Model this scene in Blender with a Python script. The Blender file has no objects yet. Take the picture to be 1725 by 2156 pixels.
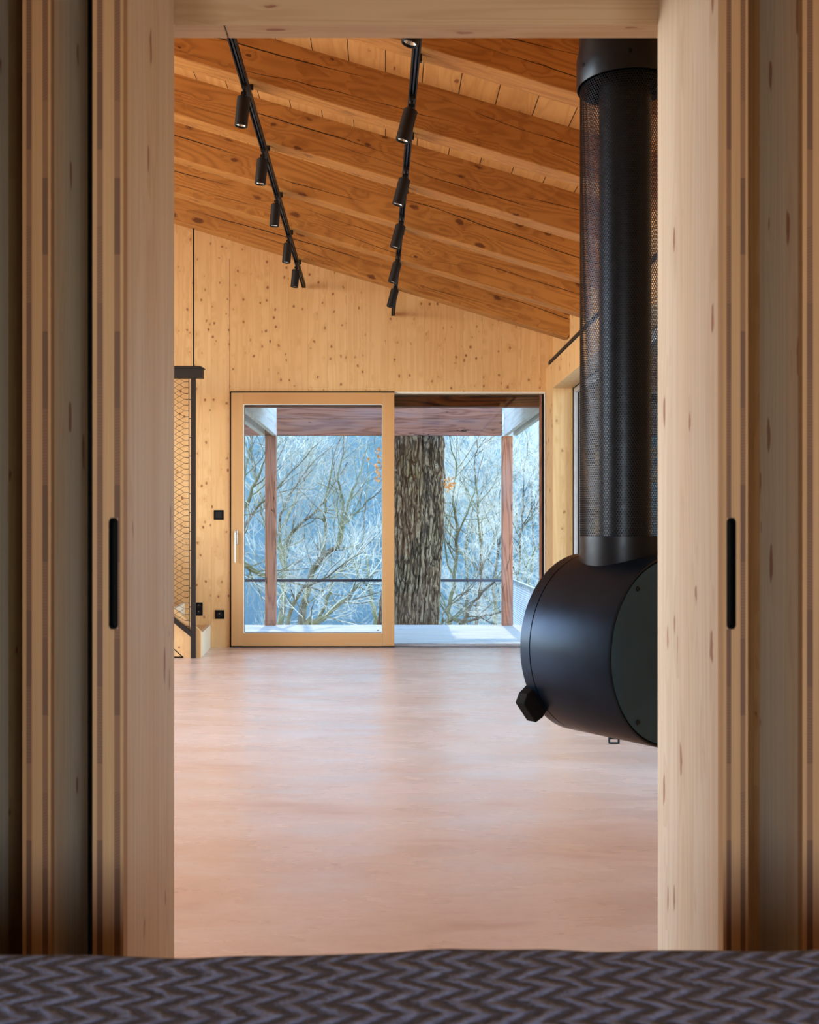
import bpy, bmesh, math, random
import numpy as np
from mathutils import Vector, Matrix, noise as mnoise

sc = bpy.context.scene
COL = sc.collection
EYE = 1.156
FPX = 2150.0
VX, VY = 812.0, 1108.0

# ------------------------------------------------------------------ camera
cd = bpy.data.cameras.new('camera'); cam = bpy.data.objects.new('camera', cd); COL.objects.link(cam)
cam.location = (0, 0, EYE); cam.rotation_euler = (math.pi / 2, 0, 0)
cd.sensor_fit = 'HORIZONTAL'; cd.sensor_width = 36.0; cd.lens = 36.0 * FPX / 1725.0
cd.shift_x = (862.5 - VX) / 1725.0; cd.shift_y = (VY - 1078.0) / 1725.0
cd.clip_start = 0.05; cd.clip_end = 1200
cd.dof.use_dof = True; cd.dof.focus_distance = 5.2; cd.dof.aperture_fstop = 8.5
sc.camera = cam

# ------------------------------------------------------------------ colour management
sc.view_settings.view_transform = 'Standard'; sc.view_settings.look = 'None'
sc.view_settings.gamma = 1.0; sc.view_settings.use_curve_mapping = False
sc.view_settings.exposure = 0.0
cy = sc.cycles
cy.use_denoising = True
try: cy.denoiser = 'OPENIMAGEDENOISE'
except Exception: pass
cy.max_bounces = 8; cy.diffuse_bounces = 4; cy.glossy_bounces = 4; cy.transmission_bounces = 4
cy.transparent_max_bounces = 16; cy.volume_bounces = 0; cy.sample_clamp_indirect = 6.0
cy.caustics_reflective = False; cy.caustics_refractive = False

# ------------------------------------------------------------------ world, sun and window light, added fill
world = bpy.data.worlds.new('sky'); sc.world = world; world.use_nodes = True
wn = world.node_tree; wn.nodes.clear()
wo = wn.nodes.new('ShaderNodeOutputWorld'); wb = wn.nodes.new('ShaderNodeBackground')
ws = wn.nodes.new('ShaderNodeTexSky'); ws.sky_type = 'NISHITA'; ws.sun_disc = False
SUN_EL = math.radians(58); 
ws.sun_elevation = math.radians(50); ws.sun_rotation = 0.0; ws.altitude = 400; ws.dust_density = 0.6; ws.ozone_density = 2.0
wb.inputs['Strength'].default_value = 1.9
wn.links.new(ws.outputs[0], wb.inputs[0]); wn.links.new(wb.outputs[0], wo.inputs[0])

def lamp(name, kind, loc, direction, energy, color, size=None, size_y=None, angle=None):
    l = bpy.data.lights.new(name, kind); l.energy = energy; l.color = color
    if kind == 'AREA':
        l.shape = 'RECTANGLE'; l.size = size; l.size_y = size_y
    if angle is not None: l.angle = angle
    o = bpy.data.objects.new(name, l); COL.objects.link(o)
    o.location = loc; o.rotation_euler = Vector(direction).to_track_quat('-Z', 'Y').to_euler()
    return o
SUNV = Vector((0.015, 1.0, 1.6)).normalized()
lamp('sun', 'SUN', (0, 40, 60), -SUNV, 10.0, (1.0, 0.93, 0.82), angle=0.01)
# daylight at the right window; added fill lights in the unseen left and bedroom openings
lamp('fill_light_left', 'AREA', (-6.1, 4.8, 2.1), (1, -0.05, -0.12), 288, (1.0, 0.955, 0.89), 4.2, 3.0)
lamp('daylight_right_window', 'AREA', (2.5, 6.75, 1.40), (-1, 0, -0.15), 200, (0.78, 0.89, 1.0), 5.0, 2.2)
lamp('fill_light_bedroom_right', 'AREA', (1.45, -3.02, 1.25), (-0.25, 1, -0.25), 48, (0.90, 0.93, 1.0), 0.8, 1.5)
lamp('fill_light_bedroom_left', 'AREA', (-1.35, -3.02, 1.25), (0.25, 1, -0.25), 48, (0.90, 0.93, 1.0), 0.8, 1.5)

# ------------------------------------------------------------------ tagging
def tag(o, label=None, cat=None, group=None, kind=None):
    if label: o['label'] = label
    if cat: o['category'] = cat
    if group: o['group'] = group
    if kind: o['kind'] = kind
    return o
def empty(name, loc=(0, 0, 0)):
    o = bpy.data.objects.new(name, None); o.location = loc; o.empty_display_size = 0.1
    COL.objects.link(o); return o

# ------------------------------------------------------------------ mesh builder
class MB:
    def __init__(s): s.v = []; s.f = []
    def add(s, vs, fs):
        n = len(s.v); s.v.extend([tuple(p) for p in vs]); s.f.extend([tuple(i + n for i in q) for q in fs])
    def box(s, x0, x1, y0, y1, z0, z1):
        s.add([(x0,y0,z0),(x1,y0,z0),(x1,y1,z0),(x0,y1,z0),(x0,y0,z1),(x1,y0,z1),(x1,y1,z1),(x0,y1,z1)],
              [(0,3,2,1),(4,5,6,7),(0,1,5,4),(1,2,6,5),(2,3,7,6),(3,0,4,7)]); return s
    def prism_y(s, poly, y0, y1):
        """poly = list of (x, z), counter-clockwise seen from -Y"""
        n = len(poly)
        s.add([(x, y0, z) for x, z in poly] + [(x, y1, z) for x, z in poly],
              [tuple(range(n)), tuple(range(2*n-1, n-1, -1))] + [(i, i + n, (i+1) % n + n, (i+1) % n) for i in range(n)]); return s
    def prism_z(s, poly, z0, z1):
        n = len(poly)
        s.add([(x, y, z0) for x, y in poly] + [(x, y, z1) for x, y in poly],
              [tuple(range(n-1, -1, -1)), tuple(range(n, 2*n))] + [(i, (i+1) % n, (i+1) % n + n, i + n) for i in range(n)]); return s
    def tube(s, pts, rads, n=8, cap=True):
        pts = [Vector(p) for p in pts]
        if not isinstance(rads, (list, tuple)): rads = [rads] * len(pts)
        base = len(s.v); prev = None
        for i, p in enumerate(pts):
            t = (pts[min(i+1, len(pts)-1)] - pts[max(i-1, 0)])
            t = t.normalized() if t.length > 1e-9 else Vector((0, 0, 1))
            if prev is None:
                a = Vector((0, 0, 1)) if abs(t.z) < 0.9 else Vector((1, 0, 0))
                u = t.cross(a).normalized()
            else:
                u = (prev - t * prev.dot(t)); u = u.normalized() if u.length > 1e-6 else t.orthogonal().normalized()
            prev = u; w = t.cross(u)
            for k in range(n):
                an = 2 * math.pi * k / n
                s.v.append(tuple(p + (u * math.cos(an) + w * math.sin(an)) * rads[i]))
        for i in range(len(pts) - 1):
            for k in range(n):
                a = base + i*n + k; b = base + i*n + (k+1) % n
                s.f.append((a, b, b + n, a + n))
        if cap:
            s.f.append(tuple(base + k for k in range(n-1, -1, -1)))
            e = base + (len(pts)-1)*n
            s.f.append(tuple(e + k for k in range(n)))
        return s
    def lathe(s, prof, n=48, M=None, cap0=False, cap1=False):
        """prof = list of (r, z); axis Z"""
        base = len(s.v)
        for r, z in prof:
            for k in range(n):
                a = 2*math.pi*k/n
                p = Vector((r*math.cos(a), r*math.sin(a), z))
                s.v.append(tuple(M @ p if M else p))
        for i in range(len(prof)-1):
            for k in range(n):
                a = base + i*n + k; b = base + i*n + (k+1) % n
                s.f.append((a, b, b+n, a+n))
        if cap0: s.f.append(tuple(base + k for k in range(n-1, -1, -1)))
        if cap1: s.f.append(tuple(base + (len(prof)-1)*n + k for k in range(n)))
        return s
    def build(s, name, mat, parent=None, smooth=False, bevel=0.0, loc=None, rot=None, seg=2, smooth_angle=None):
        me = bpy.data.meshes.new(name); me.from_pydata(s.v, [], s.f); me.update()
        o = bpy.data.objects.new(name, me); COL.objects.link(o)
        if mat: me.materials.append(mat)
        if parent: o.parent = parent
        if loc: o.location = loc
        if rot: o.rotation_euler = rot
        if smooth:
            me.polygons.foreach_set('use_smooth', [True]*len(me.polygons)); 
            me.set_sharp_from_angle(angle=smooth_angle or math.radians(40))
        if bevel > 0:
            b = o.modifiers.new('bevel', 'BEVEL'); b.width = bevel; b.segments = seg; b.limit_method = 'ANGLE'
        return o

# ------------------------------------------------------------------ materials
class NT:
    """small helper that writes shader nodes"""
    def __init__(s, name):
        s.m = bpy.data.materials.new(name); s.m.use_nodes = True; s.t = s.m.node_tree; s.t.nodes.clear()
        s.out = s.n('ShaderNodeOutputMaterial')
    def n(s, t, **k):
        nd = s.t.nodes.new(t)
        for a, b in k.items(): setattr(nd, a, b)
        return nd
    def set(s, sock, v):
        if isinstance(v, bpy.types.NodeSocket): s.t.links.new(v, sock)
        elif isinstance(v, (tuple, list)): sock.default_value = tuple(v) + ((1.0,) if len(v) == 3 and len(sock.default_value) == 4 else ())
        else: sock.default_value = v
    def math(s, op, a, b=0.0, c=0.0, clamp=False):
        nd = s.n('ShaderNodeMath', operation=op); nd.use_clamp = clamp
        s.set(nd.inputs[0], a); s.set(nd.inputs[1], b); s.set(nd.inputs[2], c); return nd.outputs[0]
    def comb(s, x, y, z):
        nd = s.n('ShaderNodeCombineXYZ')
        for i, v in enumerate((x, y, z)): s.set(nd.inputs[i], v)
        return nd.outputs[0]
    def noise(s, vec, scale=1.0, detail=2.0, rough=0.5, dist=0.0):
        nd = s.n('ShaderNodeTexNoise'); s.set(nd.inputs['Vector'], vec); nd.inputs['Scale'].default_value = scale
        nd.inputs['Detail'].default_value = detail; nd.inputs['Roughness'].default_value = rough; nd.inputs['Distortion'].default_value = dist
        return nd.outputs['Fac'], nd.outputs['Color']
    def ramp(s, v, lo, hi, a=0.0, b=1.0, smooth=True):
        nd = s.n('ShaderNodeMapRange', interpolation_type='SMOOTHSTEP' if smooth else 'LINEAR')
        s.set(nd.inputs[0], v); s.set(nd.inputs[1], lo); s.set(nd.inputs[2], hi); s.set(nd.inputs[3], a); s.set(nd.inputs[4], b)
        return nd.outputs[0]
    def mix(s, f, a, b, mode='MIX'):
        nd = s.n('ShaderNodeMix', data_type='RGBA', blend_type=mode); nd.clamp_factor = True
        s.set(nd.inputs[0], f); s.set(nd.inputs[6], a); s.set(nd.inputs[7], b); return nd.outputs[2]
    def coords(s, kind='Object'):
        tc = s.n('ShaderNodeTexCoord'); sp = s.n('ShaderNodeSeparateXYZ'); s.t.links.new(tc.outputs[kind], sp.inputs[0])
        return sp.outputs[0], sp.outputs[1], sp.outputs[2]
    def bsdf(s, color, rough=0.5, metallic=0.0, spec=0.5, normal=None, coat=0.0, **kw):
        p = s.n('ShaderNodeBsdfPrincipled')
        s.set(p.inputs['Base Color'], color); s.set(p.inputs['Roughness'], rough); s.set(p.inputs['Metallic'], metallic)
        s.set(p.inputs['Specular IOR Level'], spec); s.set(p.inputs['Coat Weight'], coat)
        for k, v in kw.items(): s.set(p.inputs[k], v)
        if normal is not None: s.t.links.new(normal, p.inputs['Normal'])
        s.t.links.new(p.outputs[0], s.out.inputs[0]); return p
    def bump(s, h, strength=0.3, dist=0.01):
        b = s.n('ShaderNodeBump'); b.inputs['Strength'].default_value = strength; b.inputs['Distance'].default_value = dist
        s.set(b.inputs['Height'], h); return b.outputs[0]

def plain(name, color, rough=0.5, metallic=0.0, spec=0.5, speck=0.06, scale=40):
    t = NT(name); x, y, z = t.coords(); f, _ = t.noise(t.comb(x, y, z), scale, 3)
    c2 = tuple(min(1, c * (1 + speck * 3)) for c in color); c1 = tuple(c * (1 - speck) for c in color)
    t.bsdf(t.mix(f, c1, c2), t.ramp(f, 0.3, 0.7, max(0.02, rough - 0.04), rough + 0.04), metallic, spec)
    return t.m

def wood(name, light, dark, across='X', along='Z', board=0.12, seam=0.0012, seam_dark=0.5, knot=(7.0, 4.0), knot_r=0.13, knot_p=0.5,
         knot_col=(0.16, 0.06, 0.02), grain=0.35, rings=9.0, var=0.12, rough=0.55, crack=0.0, stretch=0.07, gscale=6.0,
         weather=0.0, weather_col=(0.3, 0.28, 0.26), bump=0.12, hue=(1.0, 0.9, 0.8), perobj=True, knot_soft=0.5, knot_blend=0.85, gdet=2.0, beamcrack=False):
    t = NT(name); cs = dict(zip('XYZ', t.coords()))
    third = [c for c in 'XYZ' if c not in (across, along)][0]
    A, L, T = cs[across], cs[along], cs[third]
    if perobj:
        oi = t.n('ShaderNodeObjectInfo'); r0 = oi.outputs['Random']
        L = t.math('MULTIPLY_ADD', r0, 23.0, L); T = t.math('MULTIPLY_ADD', r0, 3.1, T)
    ab = t.math('DIVIDE', A, board); bid = t.math('FLOOR', ab)
    wnz = t.n('ShaderNodeTexWhiteNoise', noise_dimensions='1D'); t.set(wnz.inputs['W'], bid); rnd = wnz.outputs['Value']
    L2 = t.math('MULTIPLY_ADD', rnd, 31.7, L)
    # knots
    kv = t.comb(t.math('MULTIPLY', A, knot[0]), t.math('MULTIPLY', T, knot[0]), t.math('MULTIPLY', L2, knot[1]))
    vor = t.n('ShaderNodeTexVoronoi', feature='F1'); t.set(vor.inputs['Vector'], kv); vor.inputs['Scale'].default_value = 1.0
    sepc = t.n('ShaderNodeSeparateColor'); t.t.links.new(vor.outputs['Color'], sepc.inputs[0])
    wob, _ = t.noise(kv, 5.0, 2)
    kd = t.math('ADD', vor.outputs['Distance'], t.math('MULTIPLY_ADD', wob, 0.24, -0.12))
    on = t.math('LESS_THAN', sepc.outputs[0], knot_p)
    kr = t.math('MULTIPLY', t.math('MULTIPLY_ADD', t.math('POWER', sepc.outputs[1], 1.8), 1.05, 0.30), knot_r)
    kr = t.math('MULTIPLY', kr, on)
    kmask = t.math('MULTIPLY', t.ramp(kd, kr, t.math('MULTIPLY', kr, knot_soft), 0.0, 1.0), on)
    halo = t.math('MULTIPLY', t.ramp(kd, t.math('MULTIPLY', kr, 4.5), kr, 0.0, 1.0), on)
    # grain : contour lines of a stretched noise, bending round the knots
    gv = t.comb(t.math('MULTIPLY', A, gscale), t.math('MULTIPLY', T, gscale), t.math('MULTIPLY', L2, gscale * stretch))
    g, _ = t.noise(gv, 1.0, gdet, 0.45)
    g = t.math('MULTIPLY_ADD', halo, 0.05, g)
    band = t.math('PINGPONG', t.math('MULTIPLY', g, rings), 0.5)
    band = t.ramp(band, 0.0, 0.5, 0.0, 1.0)
    band = t.math('POWER', band, 1.8)
    fv = t.comb(t.math('MULTIPLY', A, 150.0), t.math('MULTIPLY', T, 150.0), t.math('MULTIPLY', L2, 3.0))
    fib, _ = t.noise(fv, 1.0, 3)
    gm = t.math('MULTIPLY', t.math('ADD', t.math('MULTIPLY', band, 0.75), t.math('MULTIPLY', fib, 0.45)), grain)
    col = t.mix(gm, light, dark)
    tint = t.mix(rnd, (1, 1, 1), hue)
    col = t.mix(1.0, col, tint, 'MULTIPLY')
    big, _ = t.noise(t.comb(t.math('MULTIPLY', A, 1.2), t.math('MULTIPLY', T, 1.2), t.math('MULTIPLY', L2, 0.35)), 1.0, 2)
    col = t.mix(t.ramp(big, 0.25, 0.75, 0.0, var * 2), col, dark)
    if weather > 0:
        wv, _ = t.noise(t.comb(t.math('MULTIPLY', A, 9.0), t.math('MULTIPLY', T, 9.0), t.math('MULTIPLY', L2, 1.2)), 1.0, 4, 0.6)
        col = t.mix(t.ramp(wv, 0.42, 0.68, 0.0, weather), col, weather_col)
    col = t.mix(t.math('MULTIPLY', halo, 0.22), col, dark)
    col = t.mix(t.math('MULTIPLY', kmask, knot_blend), col, knot_col)
    hgt = t.math('MULTIPLY', gm, -0.5)
    if beamcrack or crack > 0:
        if beamcrack:
            oi2 = t.n('ShaderNodeObjectInfo'); rr = oi2.outputs['Random']
            T0 = cs[third]
            for q, (amp, wd, sc_, ph) in enumerate(((0.16, 0.0050, 0.42, 0.0), (0.20, 0.0030, 0.55, 9.0))):
                Lq = t.math('MULTIPLY_ADD', rr, 40.0 + ph, cs[along])
                n1, _ = t.noise(t.comb(t.math('MULTIPLY', Lq, sc_), ph, 0.0), 1.0, 5.0, 0.42)
                nw, _ = t.noise(t.comb(t.math('MULTIPLY', Lq, 0.75), ph + 3.0, 0.0), 1.0, 3.0, 0.6)
                cen = t.math('ADD', t.math('MULTIPLY', t.math('SUBTRACT', n1, 0.5), amp * 1.6), 0.075 if q else 0.145)
                wq = t.math('MULTIPLY', t.ramp(nw, 0.44 if q else 0.38, 0.62, 0.0, 1.0), wd)
                dq = t.math('ABSOLUTE', t.math('SUBTRACT', cs[across], cen))
                cl = t.ramp(dq, wq, t.math('MULTIPLY', wq, 0.35), 0.0, 1.0)
                cl = t.math('MULTIPLY', cl, t.math('GREATER_THAN', wq, 0.0003))
                col = t.mix(cl, col, (0.018, 0.006, 0.002)); hgt = t.math('MULTIPLY_ADD', cl, -3.0, hgt)
        if not beamcrack:
            cn, _ = t.noise(t.comb(t.math('MULTIPLY', A, 3.2), t.math('MULTIPLY', T, 1.0), t.math('MULTIPLY', L2, 0.33)), 1.0, 5.0, 0.55)
            cm, _ = t.noise(t.comb(t.math('MULTIPLY', A, 3.0), T, t.math('MULTIPLY', L2, 0.6)), 1.7, 1)
            cl = t.ramp(t.math('ABSOLUTE', t.math('SUBTRACT', cn, 0.5)), 0.0085 * crack, 0.003 * crack, 0.0, 1.0)
            cl = t.math('MULTIPLY', cl, t.ramp(cm, 0.47, 0.55, 0.0, 1.0))
            col = t.mix(cl, col, (0.02, 0.008, 0.003)); hgt = t.math('MULTIPLY_ADD', cl, -3.0, hgt)
    if seam > 0:
        fr = t.math('FRACT', ab); e = t.math('MINIMUM', fr, t.math('SUBTRACT', 1.0, fr))
        sm = t.ramp(e, seam / board, seam / board * 0.4, 0.0, 1.0)
        col = t.mix(t.math('MULTIPLY', sm, seam_dark), col, (0.03, 0.012, 0.004)); hgt = t.math('MULTIPLY_ADD', sm, -1.5, hgt)
    t.bsdf(col, t.ramp(fib, 0.3, 0.7, rough - 0.06, rough + 0.08), 0.0, 0.35, t.bump(hgt, bump, 0.004))
    return t.m

# CLT / spruce surfaces
M = {}
SPL, SPD = (0.79, 0.515, 0.25), (0.58, 0.31, 0.11)
spruce = dict(light=SPL, dark=SPD, board=0.185, seam=0.0012, seam_dark=0.35, knot=(13.0, 10.0), knot_r=0.22, knot_p=0.78,
              knot_col=(0.21, 0.060, 0.012), grain=0.42, rings=7, gscale=9.0, stretch=0.04, hue=(0.97, 0.92, 0.86), knot_soft=0.25)
M['wall_xz'] = wood('spruce_wall_x', across='X', along='Z', perobj=False, **spruce)
M['wall_yz'] = wood('spruce_wall_y', across='Y', along='Z', perobj=False, **spruce)
pale = dict(light=(0.71, 0.61, 0.47), dark=(0.54, 0.41, 0.28), board=0.11, seam=0.0007, seam_dark=0.15, knot=(20.0, 5.0), knot_r=0.16, knot_p=0.5,
            knot_col=(0.27, 0.10, 0.055), grain=0.50, rings=14, gscale=12.0, stretch=0.022, hue=(0.98, 0.93, 0.88), knot_soft=0.75, var=0.05)
M['pale_yz'] = wood('pale_spruce_y', across='Y', along='Z', **pale)
M['pale_x'] = wood('pale_spruce_x', across='Z', along='X', **{**pale, 'board': 0.4, 'light': (0.60, 0.44, 0.27), 'dark': (0.44, 0.28, 0.14)})
M['reveal'] = wood('pale_reveal', across='X', along='Z', **{**spruce, 'light': (0.84, 0.60, 0.32), 'dark': (0.66, 0.40, 0.17), 'board': 0.2, 'knot_p': 0.6})
M['beam'] = wood('larch_beam', (0.56, 0.265, 0.066), (0.26, 0.092, 0.016), across='Z', along='X', board=2.0, seam=0.0, knot=(10.0, 5.0), knot_r=0.24,
                 knot_p=0.68, knot_col=(0.10, 0.025, 0.006), grain=0.62, rings=24, gscale=4.5, stretch=0.085, crack=1.0, bump=0.25, rough=0.6, gdet=1.5, beamcrack=True)
M['beam_edge'] = M['beam']
M['plank'] = wood('ceiling_plank', (0.66, 0.35, 0.12), (0.45, 0.20, 0.055), across='X', along='Y', board=0.19, seam=0.0035, seam_dark=0.95, knot=(9, 4), knot_r=0.14,
                  knot_p=0.45, knot_col=(0.22, 0.06, 0.015), grain=0.55, rings=10, gscale=6, stretch=0.10, hue=(0.93, 0.88, 0.80), perobj=False)
M['oakframe_z'] = wood('door_frame_wood', (0.58, 0.335, 0.145), (0.48, 0.255, 0.095), across='X', along='Z', board=3, seam=0, knot_p=0.0, grain=0.35, rings=4, gscale=5, stretch=0.06, rough=0.45)
M['oakframe_x'] = wood('door_frame_rail_wood', (0.58, 0.335, 0.145), (0.48, 0.255, 0.095), across='Z', along='X', board=3, seam=0, knot_p=0.0, grain=0.35, rings=4, gscale=5, stretch=0.06, rough=0.45)
red = dict(light=(0.52, 0.22, 0.125), dark=(0.20, 0.062, 0.035), seam=0, knot=(8, 3), knot_r=0.15, knot_p=0.4, knot_col=(0.05, 0.015, 0.008), grain=0.8,
           rings=11, gscale=6, stretch=0.09, weather=0.35, weather_col=(0.34, 0.24, 0.22), rough=0.7, crack=0.5, bump=0.4)
M['red_x'] = wood('terrace_beam_wood', across='Z', along='X', board=2.0, **red)
M['red_z'] = wood('terrace_post_wood', across='X', along='Z', board=2.0, **red)
M['grey_y'] = wood('sunlit_weathered_board', (0.86, 0.82, 0.74), (0.58, 0.50, 0.38), across='Z', along='Y', board=2.0, seam=0, knot_p=0.2, grain=0.6, rings=8, gscale=6, stretch=0.08,
                   weather=0.5, weather_col=(0.78, 0.82, 0.86), rough=0.75)  # pale tone stands in for sun and sky light on the side boards
M['header'] = wood('dark_header_wood', (0.46, 0.13, 0.045), (0.07, 0.014, 0.007), across='Z', along='X', board=2.0, seam=0, knot_p=0.2, grain=1.0, rings=10, gscale=6, stretch=0.09, rough=0.6, bump=0.3)
M['deck'] = wood('terrace_deck_wood', (0.66, 0.60, 0.52), (0.36, 0.31, 0.26), across='Y', along='X', board=0.145, seam=0.005, seam_dark=0.85, knot_p=0.25, grain=0.7, rings=8, gscale=6,
                 stretch=0.06, weather=0.4, weather_col=(0.5, 0.52, 0.54), rough=0.6, perobj=False)

# layered edge of a cross-laminated panel: lamella colours change in X across the thickness
def clt_edge(name):
    t = NT(name); x, y, z = t.coords(); gx = t.n('ShaderNodeTexCoord'); sp = t.n('ShaderNodeSeparateXYZ'); t.t.links.new(gx.outputs['Generated'], sp.inputs[0])
    u = sp.outputs[0]
    def bandm(a, b): return t.math('MULTIPLY', t.ramp(u, a - 0.015, a + 0.015), t.ramp(u, b - 0.015, b + 0.015, 1.0, 0.0))
    m = t.math('ADD', bandm(0.14, 0.33), bandm(0.70, 0.90))
    # end-grain lamella pieces, random brown, each some decimetres high
    off = t.math('MULTIPLY', t.math('GREATER_THAN', u, 0.5), 7.37)
    zz = t.math('ADD', t.math('MULTIPLY', z, 7.0), off)
    wnz = t.n('ShaderNodeTexWhiteNoise', noise_dimensions='1D'); t.set(wnz.inputs['W'], t.math('FLOOR', zz)); r = wnz.outputs['Value']
    brown = t.mix(r, (0.24, 0.125, 0.062), (0.12, 0.062, 0.036))
    ringn = t.math('SINE', t.math('MULTIPLY', t.math('ADD', t.math('MULTIPLY', z, 1.0), t.math('MULTIPLY', x, t.math('MULTIPLY_ADD', r, 3.0, -1.5))), 1100.0))
    brown = t.mix(t.ramp(ringn, -0.2, 1.0, 0.0, 0.35), brown, (0.09, 0.04, 0.02))
    f, _ = t.noise(t.comb(t.math('MULTIPLY', x, 260.0), t.math('MULTIPLY', y, 60.0), t.math('MULTIPLY', z, 2.0)), 1.0, 3)
    light = t.mix(f, (0.50, 0.31, 0.155), (0.33, 0.185, 0.08))
    t.bsdf(t.mix(m, light, brown), 0.6, 0, 0.3, t.bump(t.math('MULTIPLY', m, -1.0), 0.2, 0.002)); return t.m
M['clt_edge'] = clt_edge('laminated_edge')

def floor_mat():
    t = NT('trowelled_floor'); x, y, z = t.coords()
    w1, _ = t.noise(t.comb(t.math('MULTIPLY', x, 0.9), t.math('MULTIPLY', y, 2.4), 0), 1.0, 5, 0.62, 0.6)
    w2, _ = t.noise(t.comb(t.math('MULTIPLY', x, 1.7), t.math('MULTIPLY', y, 6.0), 1.3), 1.0, 5, 0.55, 0.25)
    w3, _ = t.noise(t.comb(x, t.math('MULTIPLY', y, 1.6), 4.0), 22.0, 4, 0.7)
    c = t.mix(t.ramp(w1, 0.3, 0.7), (0.74, 0.525, 0.405), (0.82, 0.66, 0.56))
    c = t.mix(t.ramp(w2, 0.52, 0.74, 0, 0.6), c, (0.80, 0.69, 0.61))
    c = t.mix(t.ramp(w2, 0.42, 0.24, 0, 0.5), c, (0.56, 0.33, 0.23))
    c = t.mix(t.ramp(w3, 0.4, 0.7, 0, 0.12), c, (0.45, 0.30, 0.24))
    ro = t.math('ADD', t.ramp(w2, 0.25, 0.75, 0.44, 0.28), t.ramp(w1, 0.3, 0.7, 0.0, 0.06))
    t.bsdf(c, ro, 0, 0.5, t.bump(t.math('ADD', w2, t.math('MULTIPLY', w1, 1.5)), 0.10, 0.01), 0.65, **{'Coat Roughness': t.ramp(w2, 0.3, 0.7, 0.33, 0.22)}); return t.m
M['floor'] = floor_mat()

M['black'] = plain('black_paint', (0.008, 0.007, 0.006), 0.5, 0, 0.25)
M['blackmatte'] = plain('black_rubber', (0.004, 0.0035, 0.003), 0.75, 0, 0.15)
M['steel_brown'] = plain('dark_brown_steel', (0.014, 0.008, 0.005), 0.55, 0.0, 0.3)
M['lampblack'] = plain('lamp_black', (0.009, 0.006, 0.005), 0.55, 0, 0.3)
M['stove'] = plain('stove_steel', (0.010, 0.019, 0.033), 0.33, 0.7, 0.5, speck=0.15, scale=9)
M['stove_face'] = plain('stove_face_steel', (0.016, 0.050, 0.076), 0.5, 0.0, 0.2, speck=0.15, scale=6)
M['flue'] = plain('flue_steel', (0.011, 0.014, 0.019), 0.34, 0.6)
M['mesh'] = plain('perforated_steel', (0.022, 0.026, 0.034), 0.35, 0.8)
M['chrome'] = plain('brushed_steel', (0.42, 0.40, 0.37), 0.42, 1.0, speck=0.02)
M['alu'] = plain('light_aluminium', (0.55, 0.57, 0.60), 0.4, 0.6)
M['offwhite'] = plain('offwhite_profile', (0.72, 0.68, 0.60), 0.5)
M['rope'] = plain('net_wire', (0.06, 0.035, 0.025), 0.4, 0.5)
M['ropepale'] = plain('pale_net_wire', (0.62, 0.62, 0.66), 0.5, 0.2)
M['railblue'] = plain('dark_rail_steel', (0.035, 0.045, 0.07), 0.4, 0.5)
M['reflector'] = plain('lamp_reflector', (0.75, 0.75, 0.72), 0.25, 0.9)
M['white'] = plain('bedroom_white', (0.62, 0.58, 0.52), 0.7)
M['lampglow'] = plain('ledlens', (0.30, 0.25, 0.2), 0.4)

def glass_mat():
    t = NT('window_glass'); fr = t.n('ShaderNodeFresnel'); fr.inputs[0].default_value = 1.5
    tr = t.n('ShaderNodeBsdfTransparent'); tr.inputs[0].default_value = (0.93, 0.97, 0.97, 1)
    gl = t.n('ShaderNodeBsdfGlossy'); gl.inputs['Roughness'].default_value = 0.0; gl.inputs[0].default_value = (1, 1, 1, 1)
    mx = t.n('ShaderNodeMixShader'); t.t.links.new(fr.outputs[0], mx.inputs[0]); t.t.links.new(tr.outputs[0], mx.inputs[1]); t.t.links.new(gl.outputs[0], mx.inputs[2])
    t.t.links.new(mx.outputs[0], t.out.inputs[0]); return t.m
M['glass'] = glass_mat()

def bark_mat():
    t = NT('oak_bark'); x, y, z = t.coords()
    v = t.comb(x, y, z); _, nc = t.noise(t.comb(t.math('MULTIPLY', x, 6.0), t.math('MULTIPLY', y, 6.0), t.math('MULTIPLY', z, 3.0)), 1.0, 3)
    add = t.n('ShaderNodeVectorMath', operation='MULTIPLY_ADD'); t.set(add.inputs[0], nc); add.inputs[1].default_value = (3.0, 3.0, 1.5)
    t.set(add.inputs[2], t.comb(t.math('MULTIPLY', x, 21.0), t.math('MULTIPLY', y, 21.0), t.math('MULTIPLY', z, 2.9)))
    vo = t.n('ShaderNodeTexVoronoi', feature='DISTANCE_TO_EDGE'); t.t.links.new(add.outputs[0], vo.inputs['Vector']); vo.inputs['Scale'].default_value = 1.0
    plate = t.ramp(vo.outputs['Distance'], 0.0, 0.26)
    f, _ = t.noise(t.comb(t.math('MULTIPLY', x, 40.0), t.math('MULTIPLY', y, 40.0), t.math('MULTIPLY', z, 14.0)), 1.0, 5, 0.65)
    g, _ = t.noise(t.comb(t.math('MULTIPLY', x, 3.0), t.math('MULTIPLY', y, 3.0), t.math('MULTIPLY', z, 1.3)), 1.0, 3)
    c = t.mix(t.ramp(f, 0.3, 0.7), (0.15, 0.098, 0.058), (0.38, 0.285, 0.18))
    c = t.mix(t.ramp(g, 0.48, 0.72, 0, 0.4), c, (0.20, 0.19, 0.07))
    c = t.mix(t.ramp(plate, 0.05, 0.8, 0.95, 0.0), c, (0.05, 0.032, 0.02))
    h = t.math('ADD', plate, t.math('MULTIPLY', f, 0.35))
    t.bsdf(c, 0.85, 0, 0.2, t.bump(h, 0.6, 0.02)); return t.m
M['bark'] = bark_mat()
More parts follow.
